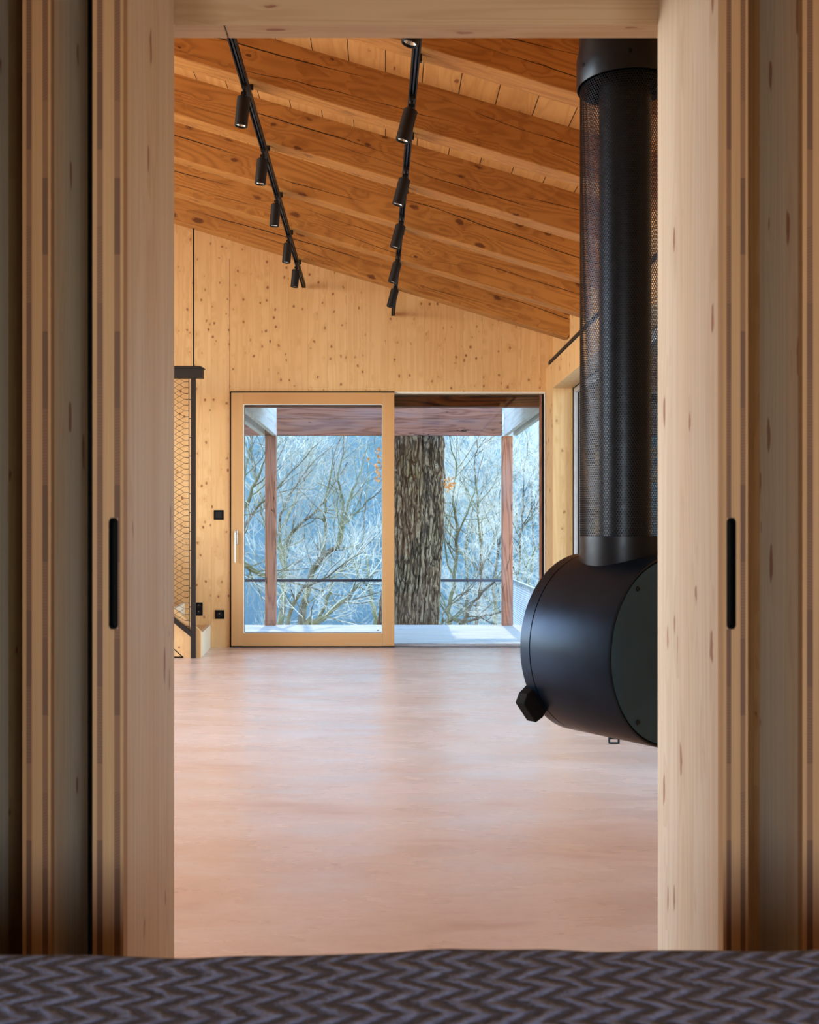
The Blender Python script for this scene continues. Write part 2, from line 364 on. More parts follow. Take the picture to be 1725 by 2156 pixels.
def limb_mat(name, a, b, moss):
    t = NT(name); x, y, z = t.coords('Object'); f, _ = t.noise(t.comb(x, y, z), 3.0, 5, 0.6); g, _ = t.noise(t.comb(x, y, z), 0.8, 3)
    c = t.mix(t.ramp(f, 0.3, 0.7), a, b); c = t.mix(t.ramp(g, 0.4, 0.62, 0, moss), c, (0.30, 0.33, 0.12))
    t.bsdf(c, 0.85, 0, 0.2, t.bump(f, 0.6, 0.02)); return t.m
M['limb'] = limb_mat('tree_limb_bark', (0.040, 0.032, 0.024), (0.15, 0.125, 0.09), 0.30)
M['twig'] = limb_mat('twig_bark', (0.22, 0.20, 0.16), (0.54, 0.49, 0.42), 0.25)
M['twigr'] = limb_mat('sunlit_budding_twig_bark', (0.52, 0.46, 0.36), (0.86, 0.79, 0.68), 0.12)  # whiter bark tone, sunlight on the twigs put into the colour
M['leaf'] = plain('dead_oak_leaf', (0.78, 0.30, 0.09), 0.7, speck=0.2, scale=20)
M['forest'] = limb_mat('far_forest_twigs', (0.12, 0.13, 0.12), (0.36, 0.37, 0.36), 0.1)
M['conifer'] = limb_mat('far_conifer_needles', (0.02, 0.08, 0.045), (0.08, 0.20, 0.11), 0.2)
M['ground'] = limb_mat('valley_ground', (0.10, 0.13, 0.10), (0.24, 0.26, 0.18), 0.3)

def blanket_mat():
    t = NT('zigzag_wool'); x, y, z = t.coords()
    n1, _ = t.noise(t.comb(x, y, z), 14.0, 3, 0.6); n2, _ = t.noise(t.comb(x, y, z), 90.0, 3, 0.6); n3, _ = t.noise(t.comb(x, y, z), 45.0, 3, 0.6)
    tri = t.math('PINGPONG', t.math('ADD', y, t.math('MULTIPLY', n1, 0.012)), 0.030)
    u = t.math('ADD', t.math('MULTIPLY', x, 1.0 / 0.044), t.math('MULTIPLY', tri, 0.9 / 0.030))
    u = t.math('ADD', u, t.math('ADD', t.math('MULTIPLY', n1, 0.7), t.math('MULTIPLY', n2, 0.5))); w = t.math('PINGPONG', u, 0.5)
    s = t.math('MULTIPLY', t.ramp(w, 0.06, 0.44), t.ramp(n3, 0.25, 0.6, 0.45, 1.0))
    c = t.mix(s, (0.035, 0.032, 0.048), (0.28, 0.37, 0.64))
    c = t.mix(t.ramp(n2, 0.35, 0.65, 0.0, 0.45), c, (0.10, 0.10, 0.13))
    h = t.math('ADD', s, t.math('MULTIPLY', n2, 0.7))
    t.bsdf(c, 0.95, 0, 0.1, t.bump(h, 0.7, 0.006), **{'Sheen Weight': 0.15}); return t.m
M['blanket'] = blanket_mat()
M['linen'] = plain('mattress_linen', (0.5, 0.48, 0.45), 0.9)

# ------------------------------------------------------------------ room shell
YW = 9.75            # far wall
XR = 1.533           # right wall face
def zb(x): return EYE + 2.111 - 0.298 * x      # underside of rafters

def struct(name, mb, mat, label, cat, **k):
    return tag(mb.build(name, mat, **k), label, cat, kind='structure')

struct('floor', MB().box(-5.8, 2.2, -3.0, 9.86, -0.2, 0.0), M['floor'], 'smooth salmon pink trowelled floor running to the glass doors', 'floor')
# far wall with door opening
b = MB(); X0, X1, ZT = -1.483, 1.527, 2.442
b.prism_y([(-5.8, 0), (X0, 0), (X0, ZT), (X0, 4.2), (-5.8, 5.6)], YW, 10.05)
b.prism_y([(X0, ZT), (XR + 0.6, ZT), (XR + 0.6, 3.2), (X0, 4.2)], YW, 10.05)
struct('wall_far', b, M['wall_xz'], 'knotty spruce wall of upright boards around the glass doors', 'wall')
struct('trim_11', MB().box(-1.492, -1.4895, YW - 0.0012, YW + 0.001, 0.0, zb(-1.49) - 0.001), M['header'], 'fine upright panel joint in the far wall beside the sliding door', 'trim')
# joint in the panels beside the door
# right wall with window reveal
b = MB(); WY0, WY1, WZ = 4.0, 9.36, 2.427
b.box(XR, XR + 0.40, WY1, 10.05, 0, 2.66)
b.box(XR, XR + 0.40, WY0, WY1, WZ, 2.66)
b.box(XR, XR + 0.40, 2.36, WY0, 0, 2.66)
b.box(1.60, XR + 0.40, 2.36, 10.05, 2.66, 3.6)
struct('wall_right', b, M['wall_yz'], 'spruce wall with deep window reveal right of the glass doors', 'wall')
b = MB(); b.box(XR + 0.001, XR + 0.30, WY1 - 0.004, WY1, 0, WZ); 
struct('trim_1', b, M['reveal'], 'pale knotty spruce lining of the side window reveal', 'trim')
b = MB(); b.box(XR + 0.001, XR + 0.30, WY0, WY1 - 0.005, WZ - 0.004, WZ)
struct('trim_2', b, M['reveal'], 'pale spruce head lining above the side window', 'trim')
# left wall with a large opening added for fill light (outside the picture)
b = MB(); b.box(-5.9, -5.6, 2.36, 2.6, 0, 5.6); b.box(-5.9, -5.6, 7.0, 10.05, 0, 5.6); b.box(-5.9, -5.6, 2.6, 7.0, 0, 0.35); b.box(-5.9, -5.6, 2.6, 7.0, 3.8, 5.6)
struct('wall_left', b, M['wall_yz'], 'spruce wall on the stair side of the living room', 'wall')
# wall between bedroom and living room
YN0, YN1, ZL = 2.357, 2.42, 2.313
b = MB(); b.box(-5.8, -0.56, YN0, YN1, 0, 5.4); b.box(0.70, 2.2, YN0, YN1, 0, 4.2); b.box(-0.56, 0.70, YN0, YN1, ZL, 4.6)
struct('wall_near', b, M['pale_x'], 'pale wooden partition with the doorway seen from the bedroom', 'wall')
# bedroom shell
b = MB(); b.box(-2.6, -2.45, -3.0, YN0, 0, 2.7); struct('wall_bedroom_left', b, M['wall_yz'], 'spruce bedroom wall left of the bed', 'wall')
b = MB(); b.box(2.2, 2.35, -3.0, YN0, 0, 2.7); struct('wall_bedroom_right', b, M['wall_yz'], 'spruce bedroom wall right of the bed', 'wall')
b = MB(); b.box(-2.6, -2.05, -3.1, -3.0, 0, 2.7); b.box(-0.95, 1.05, -3.1, -3.0, 0, 2.7); b.box(-2.1, -1.75, -3.1, -3.0, 0, 2.7); b.box(1.85, 2.2, -3.1, -3.0, 0, 2.7); b.box(2.15, 2.35, -3.1, -3.0, 0, 2.7)
b.box(-2.05, -0.95, -3.1, -3.0, 0, 0.5); b.box(-2.05, -0.95, -3.1, -3.0, 2.2, 2.7); b.box(1.05, 2.15, -3.1, -3.0, 0, 0.5); b.box(1.05, 2.15, -3.1, -3.0, 2.2, 2.7)  # unseen openings, added for the bedroom fill lights
struct('wall_bedroom_back', b, M['wall_xz'], 'bedroom wall with two openings added for fill light', 'wall')
b = MB(); b.box(-2.6, 2.35, -3.1, YN0, 2.62, 2.75); struct('ceiling_bedroom', b, M['pale_x'], 'flat spruce ceiling of the bedroom', 'ceiling')

# roof boarding
def roofz(x): return zb(x) + 0.245
b = MB()
b.prism_y([(-5.9, roofz(-5.9)), (2.0, roofz(2.0)), (2.0, roofz(2.0) + 0.25), (-5.9, roofz(-5.9) + 0.25)], 2.36, 10.6)
struct('ceiling', b, M['plank'], 'sloping ceiling of orange spruce planks above the rafters', 'ceiling')

# rafters
ang = math.atan(0.298); BX0, BX1 = -5.6, 1.585
blen = (BX1 - BX0) / math.cos(ang)
beam_y = [3.48, 4.40, 5.297, 6.167, 7.045, 7.96, 8.872]
order = ['', 'sixth', 'fifth', 'fourth', 'third', 'second', 'nearest']
extra = ['', 'rafter at the top edge of the view, mostly hidden by the door lintel', 'rafter with one very long black drying crack',
         'rafter with two ringed knots between the lamp tracks', 'rafter with wavy grain', 'rafter with a fine split towards the stove flue',
         'lowest rafter, resting against the knotty wall']
bw, bh = 0.135, 0.245
for i, y in enumerate(beam_y[1:], 1):
    m = MB(); L2 = blen
    # square-cut beam with a plumb-cut right end, local X along the slope
    tA = math.tan(ang)
    n = 24; vs = []; 
    poly = [(0, 0), (L2, 0), (L2 - bh * 0 + bh * tA, bh), (0, bh)]
    # plumb cut: end face vertical in the world
    m.prism_y([(0, 0), (L2, 0), (L2 + bh * tA * 1.0, bh), (0, bh)], 0, bw)
    o = m.build('ceiling_beam', M['beam'], bevel=0.006, loc=(BX0, y, zb(BX0)), rot=(0, ang, 0))
    lab = ['', 'warm brown rafter at the very top right, mostly cut off by the lintel', 'wide brown rafter with one long black drying crack, second from the top',
           'brown rafter with two ringed knots, third from the top', 'brown rafter with wavy grain, third from the far wall',
           'brown rafter with fine splits, second from the far wall', 'lowest brown rafter, next to the far knotty wall'][i]
    tag(o, lab, 'beam', 'sloping rafters under the roof', 'thing')

# ------------------------------------------------------------------ bedroom doorway: panels standing edge-on
def clt_panel(name, x0, x1, y0, y1, side, handle=None, label='', cat='door', kind='structure', z1=2.55):
    """x0<x1; laminated edge faces the bedroom, side=+1 wide pale face looks to +X"""
    root = empty(name, ((x0 + x1) / 2, (y0 + y1) / 2, 0)); tag(root, label, cat, kind=kind)
    def loc(o): o.matrix_parent_inverse = Matrix.Translation(-root.location); return o
    z0 = 0.004; slot = None
    if handle:
        hx, w, za, zb_ = handle
        m = MB()
        m.box(x0, hx - w/2, y0, y0 + 0.03, z0, z1); m.box(hx + w/2, x1, y0, y0 + 0.03, z0, z1)
        m.box(hx - w/2, hx + w/2, y0, y0 + 0.03, z0, za); m.box(hx - w/2, hx + w/2, y0, y0 + 0.03, zb_, z1)
        loc(m.build('laminated_edge', M['clt_edge'], root))
        m = MB(); r = w/2; n = 10
        pts = [(hx + r*math.cos(a), zb_ - r + r*math.sin(a)) for a in [math.pi*k/n for k in range(n+1)]] + \
              [(hx + r*math.cos(a), za + r + r*math.sin(a)) for a in [math.pi + math.pi*k/n for k in range(n+1)]]
        # shallow cup with rim
        N = len(pts); rim = [(hx + (x-hx)*0.80, (zb_+za)/2 + (z-(zb_+za)/2)*0.975) for x, z in pts]
        vs = [(x, y0 - 0.0015, z) for x, z in pts] + [(x, y0 - 0.0015, z) for x, z in rim] + [(x, y0 + 0.018, z) for x, z in rim] + [(x, y0 + 0.03, z) for x, z in pts]
        fs = []
        for k in range(N):
            k2 = (k+1) % N
            fs += [(k, k2, N+k2, N+k), (N+k, N+k2, 2*N+k2, 2*N+k), (3*N+k, 3*N+k2, k2, k)]
        fs.append(tuple(range(2*N, 3*N)))
        m.add(vs, fs); tag(loc(m.build('door_handle', M['blackmatte'], root)), 'black flush pull let into the panel edge')
        # corner fillets around the rounded slot
        m = MB()
        for zc, sg in ((zb_ - r, 1), (za + r, -1)):
            for sx in (-1, 1):
                arc = [(hx + sx*r*math.cos(a), zc + sg*r*math.sin(a)) for a in [math.pi/2*k/6 for k in range(7)]]
                poly = [(hx + sx*r, zc + sg*r)] + arc
                m.add([(x, y0 + 0.0005, z) for x, z in poly], [tuple(range(len(poly)))])
        loc(m.build('laminated_fillet', M['clt_edge'], root))
        yb = y0 + 0.03
    else:
        m = MB().box(x0, x1, y0, y0 + 0.02, z0, z1); loc(m.build('laminated_edge', M['clt_edge'], root)); yb = y0 + 0.02
    m = MB().box(x0, x1, yb, y1, z0, z1)
    o = loc(m.build('panel', M['pale_yz'], root))
    return root
HZ0, HZ1 = EYE - (1325-1108)/FPX*1.9, EYE + (1108-1090)/FPX*1.9
clt_panel('door_1', -0.5453, -0.488, 1.9, 2.356, 1, (-0.5065, 0.0168, HZ0, HZ1), 'pale laminated spruce door panel left of the opening, black flush pull in its edge')
clt_panel('door_2', 0.6283, 0.6745, 1.9, 2.356, -1, (0.6435, 0.0168, HZ0, HZ1), 'pale laminated spruce door panel right of the opening, black flush pull in its edge')
clt_panel('trim_3', -0.676, -0.6230, 1.9, 2.136, 1, None, 'layered spruce wall edge at far left, without a handle', 'trim')
clt_panel('trim_4', 0.7760, 0.8350, 1.9, 2.117, -1, None, 'layered spruce wall edge at far right, without a handle', 'trim')
struct('trim_5', MB().box(-0.674, -0.640, 2.136, YN0, 0.004, 2.55), M['blackmatte'], 'black painted-shade strip behind the left door panel', 'trim')  # solid black stands in for the shade deep in the slot
struct('trim_6', MB().box(0.80, 0.83, 2.117, YN0, 0.004, 2.55), M['wall_yz'], 'dark recess strip behind the right door panel', 'trim')
struct('trim_7', MB().box(-0.95, -0.780, 0.9, 2.112, 0.0, 2.6), M['pale_yz'], 'pale spruce side wall at the left picture edge', 'trim')
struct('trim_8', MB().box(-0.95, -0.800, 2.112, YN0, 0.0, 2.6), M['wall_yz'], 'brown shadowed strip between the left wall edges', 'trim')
# dark joint across the lintel underside
struct('trim_9', MB().box(-0.3735, -0.3715, YN0 + 0.002, YN1 - 0.002, ZL - 0.0012, ZL), M['blackmatte'], 'thin dark joint across the lintel underside', 'trim')

# ------------------------------------------------------------------ sliding glass door and fixed pane
def P(px, py, Y): return Vector(((px - VX) / FPX * Y, Y, EYE + (VY - py) / FPX * Y))
root = empty('door_3', (-0.7, YW, 0)); tag(root, 'wide wooden sliding glass door with steel lever, left half of the terrace opening', 'glass door', kind='structure')
def kid(o, r=None):
    r = r or root; o.matrix_parent_inverse = Matrix.Translation(-r.location); return o
sy0, sy1 = 9.72, 9.80; dx0, dx1 = -1.470, 0.084; sz0, sz1 = 0.016, 2.428
def px_x(px, Y=9.72): return (px - VX)/FPX*Y
def px_z(py, Y=9.72): return EYE + (VY - py)/FPX*Y
gx0, gx1, gz0, gz1 = px_x(512.5), px_x(805.5), px_z(1333.5), px_z(851)
kid(MB().box(dx0, gx0, sy0, sy1, sz0, sz1).build('stile', M['oakframe_z'], root, bevel=0.004))
kid(MB().box(gx1, dx1, sy0, sy1, sz0, sz1).build('stile', M['oakframe_z'], root, bevel=0.004))
kid(MB().box(gx0, gx1, sy0 + 0.001, sy1, gz1, sz1).build('top_rail', M['oakframe_x'], root))
kid(MB().box(gx0, gx1, sy0 + 0.001, sy1, sz0, gz0).build('bottom_rail', M['oakframe_x'], root))
m = MB(); e = 0.007; ya, yb = sy0 + 0.022, sy0 + 0.05
for (a, b_, c, d) in ((gx0, gx0 + e, gz0, gz1), (gx1 - e, gx1, gz0, gz1), (gx0 + e, gx1 - e, gz1 - e*1.4, gz1), (gx0 + e, gx1 - e, gz0, gz0 + e)):
    m.box(a, b_, ya, yb, c, d)
tag(kid(m.build('gasket', M['blackmatte'], root)), 'black glazing gasket')
m = MB(); e = 0.006; ya, yb = sy0 - 0.001, sy0 + 0.021
for (a, b_, c, d) in ((gx0, gx0 + e, gz0, gz1), (gx1 - e, gx1, gz0, gz1), (gx0 + e, gx1 - e, gz1 - e, gz1), (gx0 + e, gx1 - e, gz0, gz0 + e)):
    m.box(a, b_, ya, yb, c, d)
tag(kid(m.build('glazing_bead', M['offwhite'], root)), 'thin pale glazing bead')
kid(MB().box(gx0 + 0.004, gx1 - 0.004, sy0 + 0.030, sy0 + 0.036, gz0 + 0.004, gz1 - 0.004).build('glass', M['glass'], root))
# small maker's plate on glass
m = MB().box(px_x(793.5), px_x(798.5), sy0 + 0.027, sy0 + 0.0295, px_z(1328.2), px_z(1326.4)); tag(kid(m.build('plate', M['black'], root)), 'tiny dark maker plate in glass corner')
# lever handle
hp = P(497, 1120, sy0)
h = MB().box(hp.x - 0.014, hp.x + 0.016, sy0 - 0.010, sy0 + 0.001, px_z(1147), px_z(1116)); ho = kid(h.build('door_handle', M['chrome'], root, bevel=0.006, seg=3))
h = MB().tube([(hp.x + 0.001, sy0 - 0.008, px_z(1123)), (hp.x + 0.001, sy0 - 0.045, px_z(1123))], 0.011, 16).tube([(hp.x - 0.004, sy0 - 0.045, px_z(1121)), (hp.x - 0.006, sy0 - 0.045, px_z(1184))], 0.0095, 16)
lv = h.build('lever', M['chrome'], ho, smooth=True)

# dark joint around the sash
m = MB(); m.box(X0, dx0, sy0 + 0.012, 9.80, 0.0, 2.442); m.box(dx0, dx1, sy0 + 0.012, 9.80, sz1, 2.442); m.box(dx0, dx1 + 0.0, sy0 + 0.012, 9.80, 0.0, sz0)
struct('trim_10', m, M['blackmatte'], 'black shadow gap around the sliding glass door', 'trim')
# fixed pane
root2 = empty('window_1', (0.8, 9.9, 0)); tag(root2, 'fixed floor-to-ceiling pane in front of the oak, right half of the terrace opening', 'window', kind='structure')
k2 = lambda o: kid(o, root2)
ax0, ax1 = 0.0, 1.527
m = MB().box(ax0, ax1, 9.752, 9.80, 2.424, 2.442)
tag(k2(m.build('top_trim', M['offwhite'], root2)), 'pale top trim strip')
m = MB().box(1.508, 1.520, 9.80, 9.86, 0.02, 2.424); tag(k2(m.build('jamb_seal', M['blackmatte'], root2)), 'black vertical seal')
m = MB().box(1.492, 1.508, 9.86, 9.92, 0.02, 2.424); tag(k2(m.build('jamb_post', M['red_z'], root2)), 'red-brown vertical jamb strip')
m = MB().box(1.520, 1.527, 9.752, 9.86, 0.0, 2.424); tag(k2(m.build('jamb_trim', M['offwhite'], root2)), 'pale vertical trim')
m = MB().box(ax0, 1.49, 9.885, 9.891, 0.02, 2.424); k2(m.build('glass', M['glass'], root2))
m = MB().box(ax0, 1.527, 9.86, 9.93, -0.05, 0.018); tag(k2(m.build('sill_track', M['alu'], root2)), 'light aluminium floor track')
m = MB().box(0.084, 1.527, 9.752, 9.80, -0.01, 0.006); tag(k2(m.build('threshold', M['railblue'], root2)), 'dark threshold line')

# side window
root3 = empty('window_2', (1.72, 6.7, 0)); tag(root3, 'tall side window in the right wall, mostly hidden behind the stove flue', 'window', kind='structure')
k3 = lambda o: kid(o, root3)
m = MB().box(1.722, 1.755, WY1 - 0.045, WY1 - 0.004, 0, WZ - 0.004).box(1.722, 1.755, WY0, WY1 - 0.045, WZ - 0.05, WZ - 0.004).box(1.722, 1.755, WY0, WY0 + 0.05, 0, WZ).box(1.722, 1.755, WY0, WY1, 0, 0.05)
tag(k3(m.build('frame', M['alu'], root3)), 'light grey slim frame')
m = MB().box(1.757, 1.775, WY1 - 0.060, WY1 - 0.004, 0, WZ - 0.004).box(1.715, 1.7215, WY1 - 0.012, WY1 - 0.004, 0, WZ - 0.004).box(1.715, 1.7215, WY0, WY1 - 0.012, WZ - 0.010, WZ - 0.004)
tag(k3(m.build('seal', M['blackmatte'], root3)), 'black seal')
k3(MB().box(1.760, 1.766, WY0, WY1 - 0.05, 0.05, WZ - 0.05).build('glass', M['glass'], root3))

# light rail on top of right wall
t = empty('wall_rail', (XR, 9.6, 2.67)); tag(t, 'dark brown light rail along the top of the right wall, running behind the flue', 'light rail')
kid(MB().box(XR - 0.002, XR + 0.045, 3.0, 9.60, 2.672, 2.705).build('profile', M['steel_brown'], t, bevel=0.003), t)
kid(MB().box(XR + 0.008, XR + 0.030, 3.02, 9.58, 2.6640, 2.6715).build('lens', M['lampglow'], t), t)

# ------------------------------------------------------------------ lamp tracks and spotlights
def track(x0, y0, x1, y1, zt, label):
    t = empty('lamp_track', (x1, y1, zt)); tag(t, label, 'lamp track', 'black ceiling lamp tracks')
    d = Vector((x1-x0, y1-y0, 0)); n = Vector((d.y, -d.x, 0)).normalized()
    def bar(off, w, z0, z1, name, mat, ya=0.0, yb=1.0):
        a = Vector((x0, y0, 0)) + d*ya + n*off; c = Vector((x0, y0, 0)) + d*yb + n*off
        m = MB(); m.prism_z([(a - n*w).to_tuple()[:2], (a + n*w).to_tuple()[:2], (c + n*w).to_tuple()[:2], (c - n*w).to_tuple()[:2]], z0, z1)
        o = m.build(name, mat, t, bevel=0.0015); kid(o, t); return o
    bar(0, 0.018, zt - 0.010, zt, 'rail_top', M['steel_brown'])
    bar(-0.0145, 0.0035, zt - 0.036, zt - 0.010, 'rail_lip', M['black']); bar(0.0145, 0.0035, zt - 0.036, zt - 0.010, 'rail_lip', M['black'])
    bar(0.0, 0.0045, zt - 0.030, zt - 0.010, 'conductor', M['railblue'])
    bar(0, 0.017, zt - 0.034, zt - 0.001, 'end_cap', M['black'], 0.9985, 1.0)
    for y in beam_y[1:]:
        yc = y + bw/2
        if yc < min(y0, y1): continue
        s = (yc - y0)/(y1 - y0); a = Vector((x0, y0, 0)) + d*s; z = zb(a.x)
        m = MB().box(a.x + 0.0, a.x + 0.03, yc - 0.010, yc + 0.010, zt - 0.004, zb(a.x + 0.03))
        kid(m.build('bracket', M['steel_brown'], t), t)
    return t
LT = (-0.712, 4.2, -0.776, 9.70); RT = (0.140, 3.5, 0.072, 9.72)
ZLT = zb(-0.745) - 0.035; ZRT = zb(0.10) - 0.045
track(*LT, ZLT, 'left black lamp track with five spotlights, running towards the far wall')
track(*RT, ZRT, 'right black lamp track with six spotlights, running towards the far wall')

def spotlight(tr, zt, y, tilt, label, group):
    s = (y - tr[1])/(tr[3]-tr[1]); x = tr[0] + (tr[2]-tr[0])*s
    t = empty('track_spotlight', (x, y, zt)); tag(t, label, 'spotlight', group)
    z0 = -0.030
    MB().box(-0.015, 0.015, -0.075, 0.045, z0 - 0.020, z0 + 0.006).build('adapter', M['lampblack'], t, bevel=0.004)
    j = Vector((-0.004, -0.045, z0 - 0.020))
    d = Vector(tilt).normalized(); top = j + Vector((0, 0, -0.028)) + d*0.012
    MB().tube([j, j + Vector((0, 0, -0.012)), top], [0.010, 0.0075, 0.0075], 12).tube([j + Vector((-0.014, 0, -0.020)), j + Vector((0.014, 0, -0.020))], 0.009, 12).build('joint', M['black'], t, smooth=True)
    q = d.to_track_quat('-Z', 'Y').to_matrix().to_4x4(); q.translation = top
    R, LN = 0.0335, 0.150
    hs = MB().lathe([(0.0, 0), (R - 0.004, 0), (R, -0.004), (R, -LN + 0.002), (R - 0.002, -LN), (R - 0.005, -LN), (R - 0.006, -LN + 0.012)], 32, q).build('housing', M['lampblack'], t, smooth=True)
    MB().lathe([(R - 0.006, -LN + 0.010), (R - 0.010, -LN + 0.018), (0.012, -LN + 0.034), (0.0, -LN + 0.034)], 24, q).build('reflector', M['reflector'], hs, smooth=True)
    return t
ordn = ['front', 'second', 'middle', 'fourth', 'last']
labs_l = ['black spotlight with visible reflector, nearest on the left lamp track', 'second black spotlight from the front on the left lamp track',
          'third black spotlight along the left lamp track', 'fourth black spotlight along the left lamp track, before the last one',
          'small black spotlight at the far wall end of the left lamp track']
for y, lab in zip((5.30, 6.19, 7.05, 8.02, 8.84), labs_l):
    spotlight(LT, ZLT, y, (-0.10, 0.02, -1), lab, 'spotlights on the left track')
labs_r = ['black spotlight cut off by the lintel, nearest on the right lamp track', 'large tilted black spotlight, second from the front on the right lamp track',
          'third black spotlight along the right lamp track', 'fourth black spotlight along the right lamp track',
          'fifth black spotlight along the right lamp track, before the last one', 'small black spotlight at the far wall end of the right lamp track']
for y, lab in zip((3.86, 4.82, 5.77, 6.65, 7.59, 8.44), labs_r):
    spotlight(RT, ZRT, y, (-0.27, 0.02, -1), lab, 'spotlights on the right track')

# ------------------------------------------------------------------ wall plates
def plate(px0, px1, py0, py1, name, label, cat, kind):
    a = P(px0, py1, YW); b_ = P(px1, py0, YW); cx, cz = (a.x+b_.x)/2, (a.z+b_.z)/2; w, hh = (b_.x-a.x)/2, (b_.z-a.z)/2
    t = empty(name, (cx, YW, cz)); tag(t, label, cat)
    MB().box(-w, w, -0.009, 0.0, -hh, hh).build('cover_plate', M['blackmatte'], t, bevel=0.0015)
    if kind == 'switch':
        MB().box(-w*0.62, w*0.62, -0.0125, -0.009, -hh*0.62, hh*0.62).build('rocker', M['black'], t, bevel=0.001)
    else:
        for cz2 in ((0,) if kind == 'socket' else (-hh*0.5, hh*0.5)):
            q = Matrix.Rotation(math.pi/2, 4, 'X'); q.translation = Vector((0, -0.009, cz2))
            r = min(w, hh)*0.58 if kind == 'socket' else w*0.55
            so = MB().lathe([(r, 0), (r, 0.004), (r*0.86, 0.004), (r*0.86, 0.0005), (0.0, 0.0005)], 28, q).build('socket_ring', M['black'], t, smooth=True)
            q2 = Matrix.Rotation(math.pi/2, 4, 'X'); q2.translation = Vector((0, -0.0095, cz2 + r*0.35))
            MB().lathe([(0.0035, 0), (0.0035, 0.012), (0, 0.013)], 12, q2).build('earth_pin', M['chrome'], so, smooth=True)
plate(450.5, 471, 1074, 1094.5, 'light_switch', 'square black wall switch beside the glass door', 'light switch', 'switch')
plate(453, 472.5, 1284.5, 1303, 'power_socket', 'square black socket low on the wall beside the glass door', 'socket', 'socket')
plate(411.5, 427, 1268.5, 1296, 'power_socket', 'upright double black socket partly behind the stair post', 'socket', 'double')

# ------------------------------------------------------------------ staircase
st = empty('staircase', (-1.9, 9.3, 0)); tag(st, 'spruce staircase rising to the left behind the net, at the far left wall', 'staircase')
ks = lambda o: kid(o, st)
YS0, YS1 = 8.97, YW - 0.002
xr = -1.621; sl = 0.215/0.248
pol = [(-3.6, 0.0), (xr, 0.0), (xr, 0.232), (-3.6, 0.232 + (-xr*-1 + 3.6)*0 + (3.6 + xr)*0.864)]
ks(MB().prism_y(pol, YS0, YS0 + 0.03).build('stringer', M['wall_xz'], st))
for k in range(7):
    xa = xr - 0.248*k; zt = 0.215*(k+1)
    sk = 0.05
    m = MB().prism_z([(xa - 0.03, YS0 + 0.030), (xa, YS0 + 0.030), (xa - sk, YS1), (xa - sk - 0.03, YS1)], 0 if k == 0 else zt - 0.215, zt - 0.0)
    tag(ks(m.build('riser', M['pale_yz'], st)), 'pale riser')
    m = MB().prism_z([(xa - 0.248 , YS0 + 0.030), (xa - 0.03, YS0 + 0.030), (xa - sk - 0.03, YS1), (xa - sk - 0.248, YS1)], zt - 0.035, zt - 0.004)
    ks(m.build('tread', M['wall_xz'], st))
m = MB().prism_y([(xr - 0.002, 0.001), (xr + 0.0012, 0.001), (xr + 0.0012, 0.232), (xr - 0.002, 0.232)], YS0 - 0.001, YS0 + 0.03)
ks(m.build('end_trim', M['reveal'], st))
# black shadow line of the lower hatch
a = P(365, 1367, YS0); c = P(384.5, 1385.3, YS0)
m = MB(); w = 0.006
m.prism_y([(a.x - 0.8, a.z + 0.8*0.94), (a.x - 0.8, a.z + 0.8*0.94 - 2*w), (c.x, 0.003), (c.x + 2*w, 0.003), (a.x, a.z + 0.0)], YS0 - 0.002, YS0 - 0.0002)
m.box(-3.4, c.x, YS0 - 0.002, YS0 - 0.0002, 0.001, 0.012)
tag(ks(m.build('hatch_line', M['blackmatte'], st)), 'black joint lines low on the stringer')

gd = empty('stair_railing', (-1.685, 8.94, 0)); tag(gd, 'dark steel stair railing with wire net, post and hanging rod, at far left', 'railing')
kg = lambda o: kid(o, gd)
YG = 8.93
pxz = lambda px, py: (P(px, py, YG).x, P(px, py, YG).z)
m = MB().box(pxz(401.7, 0)[0], pxz(411.5, 0)[0], YG - 0.0, YG + 0.03, 0.0, 2.455)
kg(m.build('post', M['steel_brown'], gd, bevel=0.002))
for z in (0.10, 0.29):
    q = Matrix.Rotation(math.pi/2, 4, 'X'); q.translation = Vector((-1.684, YG, z))
    kg(MB().lathe([(0.007, 0), (0.006, 0.004), (0, 0.0045)], 12, q).build('bolt', M['black'], gd, smooth=True))
zt0, zt1 = pxz(0, 796)[1], pxz(0, 774)[1]
m = MB().box(-3.9, pxz(427.3, 0)[0], YG - 0.02, YG + 0.05, zt0, zt1 - 0.012)
xe = pxz(423.5, 0)[0]
m.prism_z([(-3.9, YG - 0.03), (xe - 0.004, YG - 0.03), (xe + 0.028, YG - 0.03), (xe + 0.028, YG + 0.06), (-3.9, YG + 0.06)], zt1 - 0.012, zt1 - 0.006)
m.prism_y([(-3.9, zt1 - 0.006), (xe + 0.028, zt1 - 0.006), (xe - 0.005, zt1 + 0.012), (-3.9, zt1 + 0.012)], YG - 0.03, YG + 0.06)
kg(m.build('top_beam', M['steel_brown'], gd))
xrod = pxz(406.8, 0)[0]
kg(MB().tube([(xrod, YG + 0.02, zt1), (xrod, YG + 0.02, zb(xrod + 0.0065))], 0.0065, 10).build('hanging_rod', M['black'], gd, smooth=True))
a0 = pxz(365.3, 1299); a1 = pxz(402, 1329.2); b0 = pxz(365.3, 1310.5); b1 = pxz(402, 1341.7)
dxs = 1.3; s1 = (a0[1]-a1[1])/(a0[0]-a1[0])
m = MB().prism_y([(a0[0] - dxs, a0[1] - s1*dxs), (b0[0] - dxs, b0[1] - s1*dxs), (b1[0], b1[1]), (a1[0], a1[1])], YG + 0.004, YG + 0.026)
kg(m.build('sloping_flat_bar', M['steel_brown'], gd))
